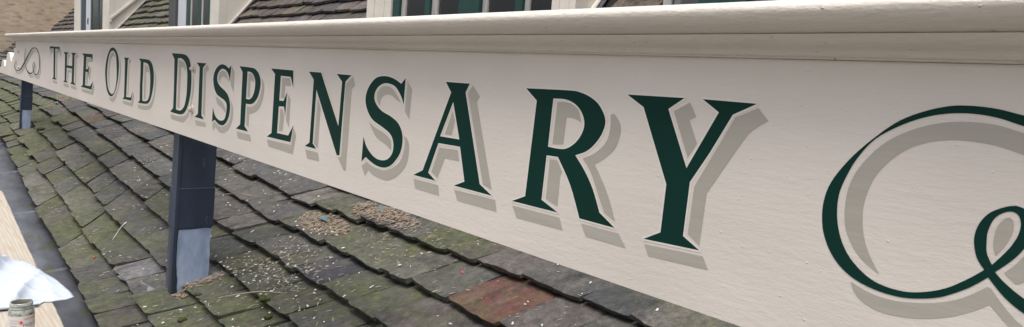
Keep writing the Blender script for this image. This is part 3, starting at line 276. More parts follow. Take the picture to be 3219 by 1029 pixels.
('P',[[(-2.7287,0.0038),(-2.7023,0.0034),(-2.6647,0.0029),(-2.6266,0.0021),(-2.5978,0.0012),(-2.5815,0.0001),(-2.5717,-0.0011),(-2.5648,-0.0028),(-2.5573,-0.0052),(-2.5486,-0.0082),(-2.5404,-0.0119),(-2.5329,-0.0162),(-2.5263,-0.0211),(-2.5206,-0.0268),(-2.5155,-0.0331),(-2.5116,-0.0399),(-2.5091,-0.0468),(-2.5081,-0.0541),(-2.5085,-0.0617),(-2.5101,-0.0695),(-2.5125,-0.0773),(-2.5158,-0.0853),(-2.5202,-0.0936),(-2.5254,-0.1017),(-2.5314,-0.1089),(-2.5385,-0.1152),(-2.5466,-0.121),(-2.5552,-0.126),(-2.5637,-0.1302),(-2.5718,-0.1336),(-2.5798,-0.136),(-2.5884,-0.1379),(-2.598,-0.1393),(-2.6101,-0.1402),(-2.6242,-0.1406),(-2.6372,-0.1407),(-2.6463,-0.1408),(-2.6505,-0.2298),(-2.612,-0.2478),(-2.7426,-0.2489),(-2.6988,-0.2276),(-2.6941,-0.019)]],[[(-2.6421,-0.0147),(-2.6353,-0.0148),(-2.6256,-0.0149),(-2.6152,-0.0154),(-2.6061,-0.0165),(-2.5986,-0.0183),(-2.5917,-0.0205),(-2.5855,-0.0234),(-2.5798,-0.0271),(-2.5744,-0.0316),(-2.5694,-0.037),(-2.5652,-0.0429),(-2.5624,-0.0493),(-2.5612,-0.0566),(-2.5611,-0.0645),(-2.5622,-0.0726),(-2.5641,-0.0802),(-2.567,-0.0873),(-2.571,-0.0942),(-2.5758,-0.1007),(-2.5813,-0.1063),(-2.5875,-0.1111),(-2.5945,-0.1152),(-2.6021,-0.1186),(-2.6101,-0.121),(-2.6195,-0.1221),(-2.6299,-0.1221),(-2.6396,-0.1217),(-2.6463,-0.1214)]],[[(-2.631,-0.0213),(-2.6253,-0.0212),(-2.617,-0.0209),(-2.6081,-0.021),(-2.6004,-0.0221),(-2.594,-0.0243),(-2.5881,-0.0272),(-2.583,-0.0308),(-2.5789,-0.0347),(-2.5762,-0.0396),(-2.5746,-0.0454),(-2.5736,-0.0507),(-2.5728,-0.0545),(-2.608,-0.0457),(-2.6109,-0.114),(-2.6335,-0.1147)],[(-2.4991,-0.0332),(-2.4944,-0.0378),(-2.4875,-0.0444),(-2.4807,-0.0521),(-2.4762,-0.0603),(-2.4743,-0.0688),(-2.474,-0.0781),(-2.4751,-0.0878),(-2.4778,-0.0979),(-2.4821,-0.1087),(-2.4879,-0.1203),(-2.4952,-0.1315),(-2.5037,-0.1412),(-2.5135,-0.149),(-2.5247,-0.1555),(-2.537,-0.161),(-2.5499,-0.1659),(-2.5651,-0.1702),(-2.5822,-0.1737),(-2.598,-0.1765),(-2.6091,-0.1785),(-2.6116,-0.2319),(-2.6355,-0.2224),(-2.6359,-0.1503),(-2.627,-0.1503),(-2.6143,-0.1504),(-2.6002,-0.1499),(-2.5869,-0.1482),(-2.5744,-0.1452),(-2.5617,-0.1411),(-2.5496,-0.1361),(-2.5389,-0.1304),(-2.5296,-0.1238),(-2.5214,-0.1161),(-2.5142,-0.108),(-2.5081,-0.0998),(-2.5032,-0.0913),(-2.4992,-0.0824),(-2.4964,-0.0735),(-2.4947,-0.065),(-2.4946,-0.0561),(-2.496,-0.0469),(-2.4979,-0.0388)],[(-2.7359,-0.2597),(-2.5924,-0.2584),(-2.5794,-0.2837),(-2.72,-0.2854)]]),
('E',[[(-2.4176,0.0045),(-2.2287,0.0041),(-2.2231,-0.0547),(-2.247,-0.019),(-2.3294,-0.0185),(-2.3331,-0.1067),(-2.2977,-0.1063),(-2.2704,-0.0729),(-2.2777,-0.1592),(-2.2908,-0.1257),(-2.3347,-0.1278),(-2.3397,-0.2246),(-2.2453,-0.2238),(-2.2061,-0.1826),(-2.2245,-0.2452),(-2.4311,-0.2475),(-2.3889,-0.2297),(-2.3805,-0.0145)]],[],[[(-2.3162,-0.0251),(-2.2537,-0.024),(-2.2407,-0.051),(-2.2896,-0.0523),(-2.2941,-0.0961),(-2.3207,-0.0971)],[(-2.3203,-0.1359),(-2.301,-0.1364),(-2.2871,-0.1592),(-2.2953,-0.2139),(-2.3261,-0.2151)],[(-2.2602,-0.0821),(-2.2411,-0.0965),(-2.2438,-0.196),(-2.2698,-0.1716)],[(-2.4299,-0.2583),(-2.218,-0.2543),(-2.2078,-0.1913),(-2.1817,-0.2159),(-2.2019,-0.2846),(-2.4097,-0.2827)]]),
('N',[[(-2.1079,0.0045),(-2.0201,0.0046),(-1.886,-0.1555),(-1.8776,-0.0182),(-1.915,0.0044),(-1.8212,0.0039),(-1.8564,-0.0172),(-1.8685,-0.2457),(-1.8859,-0.2471),(-2.0471,-0.0526),(-2.0535,-0.2291),(-2.0252,-0.2449),(-2.1132,-0.2451),(-2.0783,-0.2297),(-2.0702,-0.0207)]],[],[[(-1.8514,-0.0231),(-1.8125,-0.0002),(-1.7966,-0.0252),(-1.8164,-0.0376),(-1.825,-0.2872),(-1.8377,-0.2878),(-1.8781,-0.2541),(-1.8578,-0.2485)],[(-2.0345,-0.0783),(-2.0118,-0.1096),(-2.0178,-0.2418),(-2.0445,-0.2303)],[(-2.1089,-0.2561),(-2.0143,-0.2556),(-2.0017,-0.282),(-2.0883,-0.2846)]]),
('S',[[(-1.5273,0.0079),(-1.5288,-0.064),(-1.5311,-0.0604),(-1.5342,-0.0552),(-1.5382,-0.0493),(-1.5429,-0.0435),(-1.5487,-0.0376),(-1.5555,-0.0313),(-1.5628,-0.0253),(-1.57,-0.0205),(-1.5771,-0.0171),(-1.5843,-0.0147),(-1.5918,-0.013),(-1.5994,-0.0117),(-1.6074,-0.0107),(-1.6158,-0.0102),(-1.6242,-0.0103),(-1.6322,-0.011),(-1.6399,-0.0126),(-1.6474,-0.0148),(-1.6545,-0.0176),(-1.6608,-0.0207),(-1.6662,-0.0241),(-1.6709,-0.0279),(-1.6748,-0.032),(-1.6779,-0.0363),(-1.6802,-0.0406),(-1.6817,-0.0452),(-1.6823,-0.0499),(-1.6819,-0.0544),(-1.6805,-0.0587),(-1.6782,-0.063),(-1.6747,-0.0672),(-1.6699,-0.0715),(-1.6637,-0.0759),(-1.6562,-0.0805),(-1.6475,-0.0849),(-1.6377,-0.0888),(-1.6263,-0.0921),(-1.6135,-0.0948),(-1.6006,-0.0974),(-1.5888,-0.1004),(-1.5784,-0.1035),(-1.5686,-0.1068),(-1.5597,-0.1103),(-1.5518,-0.1143),(-1.5449,-0.1189),(-1.539,-0.124),(-1.534,-0.1294),(-1.5299,-0.135),(-1.5266,-0.141),(-1.5242,-0.1472),(-1.5226,-0.1538),(-1.522,-0.1607),(-1.5223,-0.1682),(-1.5235,-0.1763),(-1.5256,-0.1844),(-1.5286,-0.1919),(-1.5328,-0.1989),(-1.538,-0.2056),(-1.5439,-0.2119),(-1.5499,-0.2177),(-1.556,-0.2232),(-1.5624,-0.2283),(-1.5691,-0.2329),(-1.5761,-0.2369),(-1.5835,-0.2402),(-1.5913,-0.2429),(-1.5994,-0.245),(-1.6079,-0.2465),(-1.6169,-0.2474),(-1.6264,-0.2476),(-1.636,-0.2474),(-1.6454,-0.2467),(-1.6546,-0.2454),(-1.6637,-0.2437),(-1.6726,-0.2416),(-1.681,-0.2395),(-1.6893,-0.237),(-1.6976,-0.2342),(-1.7047,-0.2316),(-1.7098,-0.2298),(-1.7336,-0.2466),(-1.7303,-0.1711),(-1.7268,-0.1762),(-1.7218,-0.1835),(-1.7158,-0.1914),(-1.7095,-0.1982),(-1.7027,-0.2037),(-1.6953,-0.2087),(-1.6875,-0.2131),(-1.6797,-0.217),(-1.672,-0.2203),(-1.6642,-0.2232),(-1.6562,-0.2254),(-1.6477,-0.2269),(-1.6385,-0.2277),(-1.6287,-0.2277),(-1.6191,-0.2271),(-1.6103,-0.2259),(-1.6024,-0.2239),(-1.595,-0.2214),(-1.5883,-0.2181),(-1.5824,-0.2143),(-1.5773,-0.2098),(-1.5728,-0.2045),(-1.5693,-0.1988),(-1.5671,-0.1929),(-1.5662,-0.1864),(-1.5664,-0.1794),(-1.5678,-0.1724),(-1.5703,-0.1662),(-1.5735,-0.1608),(-1.5777,-0.1559),(-1.5833,-0.1513),(-1.5905,-0.147),(-1.6,-0.143),(-1.6116,-0.1392),(-1.6241,-0.1356),(-1.6363,-0.1321),(-1.6484,-0.1288),(-1.6609,-0.1257),(-1.6729,-0.1224),(-1.6836,-0.1185),(-1.6926,-0.1138),(-1.7005,-0.1086),(-1.7073,-0.1029),(-1.7135,-0.0969),(-1.7191,-0.0905),(-1.7239,-0.0836),(-1.7277,-0.0766),(-1.7302,-0.0697),(-1.7313,-0.0631),(-1.7313,-0.0565),(-1.7301,-0.0499),(-1.7277,-0.0432),(-1.7242,-0.0362),(-1.7194,-0.0291),(-1.7137,-0.0222),(-1.7073,-0.0159),(-1.7004,-0.0102),(-1.6927,-0.0049),(-1.6842,-0.0002),(-1.675,0.0035),(-1.6648,0.0061),(-1.6536,0.0078),(-1.6422,0.0088),(-1.6309,0.0092),(-1.6198,0.009),(-1.6087,0.008),(-1.5978,0.0065),(-1.5871,0.0045),(-1.5759,0.0017),(-1.5643,-0.002),(-1.5542,-0.0056),(-1.5472,-0.008)]],[],[[(-1.649,-0.0759),(-1.6523,-0.0738),(-1.6571,-0.0709),(-1.662,-0.0673),(-1.6656,-0.0632),(-1.6677,-0.0584),(-1.6691,-0.0527),(-1.6694,-0.0469),(-1.6681,-0.0416),(-1.6651,-0.0368),(-1.6606,-0.0322),(-1.655,-0.0281),(-1.6491,-0.0248),(-1.6427,-0.0221),(-1.6358,-0.0201),(-1.6283,-0.0188),(-1.6203,-0.0186),(-1.6117,-0.0191),(-1.6027,-0.0203),(-1.5931,-0.0227),(-1.5833,-0.027),(-1.5721,-0.0344),(-1.5597,-0.0443),(-1.5486,-0.0538),(-1.5409,-0.0603),(-1.5454,-0.059),(-1.5519,-0.0571),(-1.5592,-0.0549),(-1.5662,-0.0526),(-1.5726,-0.0501),(-1.5791,-0.0473),(-1.5856,-0.0447),(-1.5921,-0.0428),(-1.5986,-0.0417),(-1.6051,-0.0411),(-1.6115,-0.0411),(-1.6175,-0.0417),(-1.6234,-0.0429),(-1.6291,-0.0448),(-1.6343,-0.0471),(-1.6387,-0.0496),(-1.6421,-0.0524),(-1.6448,-0.0555),(-1.6469,-0.0588),(-1.6484,-0.0621),(-1.6492,-0.0657),(-1.6493,-0.0698),(-1.6491,-0.0734)],[(-1.7064,-0.1238),(-1.701,-0.1263),(-1.6934,-0.13),(-1.6841,-0.134),(-1.6736,-0.1377),(-1.661,-0.1408),(-1.6464,-0.1439),(-1.6319,-0.1469),(-1.6193,-0.1501),(-1.6087,-0.1534),(-1.5992,-0.1567),(-1.5911,-0.1602),(-1.5848,-0.1639),(-1.5808,-0.168),(-1.5787,-0.1723),(-1.5777,-0.1766),(-1.5771,-0.1805),(-1.577,-0.1843),(-1.5776,-0.1881),(-1.5786,-0.1913),(-1.5791,-0.1936),(-1.5831,-0.1915),(-1.5887,-0.1886),(-1.5959,-0.1852),(-1.6045,-0.1818),(-1.6157,-0.1786),(-1.6292,-0.1754),(-1.643,-0.1718),(-1.6547,-0.1677),(-1.6638,-0.163),(-1.6712,-0.1578),(-1.6778,-0.1523),(-1.6841,-0.1467),(-1.6907,-0.1406),(-1.6971,-0.134),(-1.7025,-0.128)],[(-1.5175,-0.0009),(-1.4939,-0.0201),(-1.4989,-0.1001),(-1.5213,-0.0814)],[(-1.5168,-0.1469),(-1.513,-0.1486),(-1.5076,-0.1508),(-1.5018,-0.1539),(-1.4973,-0.1579),(-1.494,-0.1629),(-1.4913,-0.1688),(-1.4895,-0.1756),(-1.4889,-0.1832),(-1.4894,-0.1921),(-1.4908,-0.2022),(-1.4935,-0.2125),(-1.4976,-0.222),(-1.5033,-0.2305),(-1.5105,-0.2385),(-1.5189,-0.246),(-1.5282,-0.2531),(-1.5388,-0.2601),(-1.5507,-0.2668),(-1.5631,-0.2726),(-1.575,-0.277),(-1.5861,-0.2796),(-1.5969,-0.2807),(-1.6077,-0.2809),(-1.6187,-0.2807),(-1.6305,-0.2802),(-1.6429,-0.2791),(-1.6547,-0.2775),(-1.665,-0.2758),(-1.6736,-0.2735),(-1.681,-0.2707),(-1.6869,-0.268),(-1.6912,-0.2662),(-1.7096,-0.2854),(-1.7321,-0.2589),(-1.7043,-0.2426),(-1.6981,-0.2445),(-1.6894,-0.2471),(-1.679,-0.2498),(-1.6678,-0.2518),(-1.6553,-0.2534),(-1.6413,-0.2547),(-1.6272,-0.2553),(-1.6143,-0.255),(-1.6028,-0.2535),(-1.5921,-0.2511),(-1.5819,-0.248),(-1.5717,-0.2441),(-1.561,-0.2393),(-1.5502,-0.2338),(-1.5402,-0.2276),(-1.532,-0.2211),(-1.5259,-0.2137),(-1.5213,-0.2057),(-1.5179,-0.1976),(-1.5151,-0.1902),(-1.5129,-0.1838),(-1.5116,-0.178),(-1.511,-0.1724),(-1.511,-0.167),(-1.5119,-0.1613),(-1.5137,-0.1555),(-1.5156,-0.1505)]]),
('A',[[(-1.3473,0.0067),(-1.2509,0.0069),(-1.2647,-0.0146),(-1.1851,-0.2253),(-1.1383,-0.2447),(-1.2836,-0.2446),(-1.2429,-0.2284),(-1.2704,-0.1469),(-1.3593,-0.1481),(-1.3941,-0.2289),(-1.36,-0.2448),(-1.4609,-0.2448),(-1.4197,-0.2264),(-1.3218,-0.0179)]],[[(-1.3107,-0.0411),(-1.3542,-0.1302),(-1.2752,-0.1296)]],[[(-1.3106,-0.0645),(-1.2983,-0.086),(-1.3075,-0.1231),(-1.3356,-0.1235)],[(-1.3543,-0.1591),(-1.2787,-0.1563),(-1.2701,-0.1824),(-1.3284,-0.183),(-1.3537,-0.2364),(-1.381,-0.2247)],[(-1.2388,0.0031),(-1.2104,-0.0213),(-1.2202,-0.034),(-1.1418,-0.2314),(-1.1747,-0.2236),(-1.256,-0.0153)],[(-1.4597,-0.2551),(-1.3486,-0.2539),(-1.341,-0.2802),(-1.4479,-0.2793)],[(-1.281,-0.2544),(-1.1265,-0.2525),(-1.1185,-0.2783),(-1.2656,-0.2792)]]),
('R',[[(-1.0553,0.0066),(-1.0296,0.0072),(-0.9935,0.0081),(-0.9575,0.0089),(-0.9311,0.0092),(-0.9168,0.0092),(-0.9089,0.0089),(-0.9037,0.0082),(-0.8973,0.0071),(-0.8892,0.0054),(-0.8812,0.0033),(-0.8735,0.0008),(-0.8665,-0.002),(-0.8601,-0.0049),(-0.8542,-0.0082),(-0.8487,-0.0119),(-0.8436,-0.0164),(-0.8385,-0.0218),(-0.8335,-0.028),(-0.8293,-0.0345),(-0.8266,-0.0407),(-0.8257,-0.0468),(-0.8261,-0.0528),(-0.8276,-0.0589),(-0.8297,-0.0648),(-0.8324,-0.0709),(-0.8361,-0.077),(-0.8403,-0.0829),(-0.8448,-0.0885),(-0.8496,-0.0937),(-0.8547,-0.0987),(-0.8603,-0.1032),(-0.8664,-0.1073),(-0.8737,-0.1111),(-0.882,-0.1144),(-0.8897,-0.1172),(-0.895,-0.1192),(-0.8899,-0.124),(-0.8825,-0.1308),(-0.8743,-0.1386),(-0.8668,-0.1464),(-0.8601,-0.1539),(-0.8536,-0.1618),(-0.8473,-0.1702),(-0.8411,-0.1792),(-0.8347,-0.1902),(-0.8281,-0.2027),(-0.8223,-0.2141),(-0.8183,-0.2219),(-0.7777,-0.2438),(-0.8681,-0.2433),(-0.8738,-0.2319),(-0.8821,-0.2154),(-0.8916,-0.1972),(-0.9012,-0.1809),(-0.9119,-0.1659),(-0.9238,-0.151),(-0.9348,-0.138),(-0.9425,-0.1288),(-0.9753,-0.1296),(-0.9785,-0.2252),(-0.928,-0.2432),(-1.0703,-0.2444),(-1.0292,-0.2266),(-1.0191,-0.0176)]],[[(-0.9706,-0.01),(-0.9638,-0.0097),(-0.9542,-0.0093),(-0.9438,-0.0091),(-0.9344,-0.0097),(-0.9264,-0.0111),(-0.9187,-0.0131),(-0.9116,-0.0157),(-0.905,-0.0189),(-0.8991,-0.0228),(-0.8936,-0.0275),(-0.8888,-0.0326),(-0.885,-0.0378),(-0.8822,-0.043),(-0.8802,-0.0484),(-0.8791,-0.054),(-0.879,-0.0597),(-0.88,-0.0656),(-0.8821,-0.0716),(-0.8851,-0.0776),(-0.8885,-0.0832),(-0.8927,-0.0885),(-0.8975,-0.0936),(-0.9029,-0.0982),(-0.9084,-0.1021),(-0.9139,-0.1053),(-0.9195,-0.108),(-0.9257,-0.11),(-0.933,-0.1114),(-0.9428,-0.112),(-0.9546,-0.1119),(-0.9656,-0.1114),(-0.9734,-0.1111)]],[[(-0.9585,-0.0164),(-0.9535,-0.0161),(-0.9464,-0.0155),(-0.9385,-0.0152),(-0.9308,-0.0157),(-0.9232,-0.0169),(-0.9152,-0.0185),(-0.9077,-0.021),(-0.9015,-0.0248),(-0.8968,-0.031),(-0.893,-0.0391),(-0.8901,-0.047),(-0.8881,-0.0524),(-0.8914,-0.0511),(-0.8963,-0.0491),(-0.9018,-0.0472),(-0.9072,-0.0459),(-0.9129,-0.0453),(-0.9191,-0.0453),(-0.9247,-0.0455),(-0.9287,-0.0457),(-0.9313,-0.1019),(-0.9616,-0.1041)],[(-0.9653,-0.1369),(-0.9433,-0.1362),(-0.9271,-0.1582),(-0.9316,-0.1687),(-0.9313,-0.2309),(-0.9667,-0.2213)],[(-0.8152,-0.0311),(-0.8138,-0.0303),(-0.8118,-0.0291),(-0.8093,-0.0284),(-0.8064,-0.0292),(-0.8026,-0.0319),(-0.7981,-0.0359),(-0.7937,-0.0406),(-0.7905,-0.0453),(-0.7885,-0.0496),(-0.7872,-0.0541),(-0.7868,-0.0589),(-0.787,-0.0643),(-0.788,-0.0709),(-0.7898,-0.0783),(-0.7923,-0.0858),(-0.7957,-0.0926),(-0.8003,-0.0989),(-0.8059,-0.1047),(-0.812,-0.1102),(-0.818,-0.1153),(-0.8245,-0.1199),(-0.8314,-0.1243),(-0.8377,-0.128),(-0.8421,-0.1306),(-0.8349,-0.1398),(-0.8247,-0.1528),(-0.8138,-0.1674),(-0.8045,-0.1811),(-0.7966,-0.1948),(-0.7893,-0.2094),(-0.7832,-0.2223),(-0.7789,-0.2313),(-0.8072,-0.2198),(-0.8099,-0.2153),(-0.8137,-0.2089),(-0.8184,-0.2011),(-0.8236,-0.1925),(-0.8296,-0.1822),(-0.8365,-0.1702),(-0.8436,-0.1582),(-0.8504,-0.148),(-0.8573,-0.1398),(-0.8645,-0.1327),(-0.8708,-0.1269),(-0.8752,-0.1228),(-0.8696,-0.1205),(-0.8616,-0.1173),(-0.8528,-0.1133),(-0.8449,-0.1087),(-0.8377,-0.1032),(-0.8307,-0.097),(-0.8244,-0.0903),(-0.8196,-0.0836),(-0.8164,-0.0767),(-0.8146,-0.0694),(-0.8136,-0.0621),(-0.8131,-0.0553),(-0.813,-0.0484),(-0.8137,-0.0414),(-0.8146,-0.0353)],[(-1.0677,-0.2542),(-0.9226,-0.253),(-0.9108,-0.2772),(-1.0511,-0.2787)],[(-0.863,-0.2527),(-0.7677,-0.2524),(-0.7476,-0.2759),(-0.8475,-0.2761)]]),
('Y',[[(-0.7802,0.01),(-0.6559,0.0116),(-0.6865,-0.0097),(-0.6365,-0.1081),(-0.5872,-0.0077),(-0.6204,0.012),(-0.5221,0.0112),(-0.5616,-0.0094),(-0.5955,-0.0766),(-0.6266,-0.1309),(-0.6281,-0.2263),(-0.5936,-0.2437),(-0.7093,-0.2495),(-0.6746,-0.2298),(-0.6736,-0.1425),(-0.7403,-0.0104)]],[],[[(-0.675,-0.0128),(-0.6444,0.0048),(-0.6289,-0.019),(-0.6418,-0.0254),(-0.6216,-0.064),(-0.6365,-0.0907)],[(-0.5192,0.0044),(-0.5001,-0.0145),(-0.5042,-0.0171),(-0.5102,-0.0209),(-0.5167,-0.0254),(-0.5225,-0.0302),(-0.5264,-0.0338),(-0.5293,-0.0369),(-0.5331,-0.0422),(-0.5395,-0.0526),(-0.5511,-0.0724),(-0.5664,-0.0994),(-0.5816,-0.1263),(-0.5922,-0.1452),(-0.5946,-0.2358),(-0.6195,-0.2211),(-0.6175,-0.1375),(-0.5569,-0.0136)],[(-0.707,-0.2589),(-0.5858,-0.2519),(-0.5732,-0.2729),(-0.6952,-0.2787)]]),
]
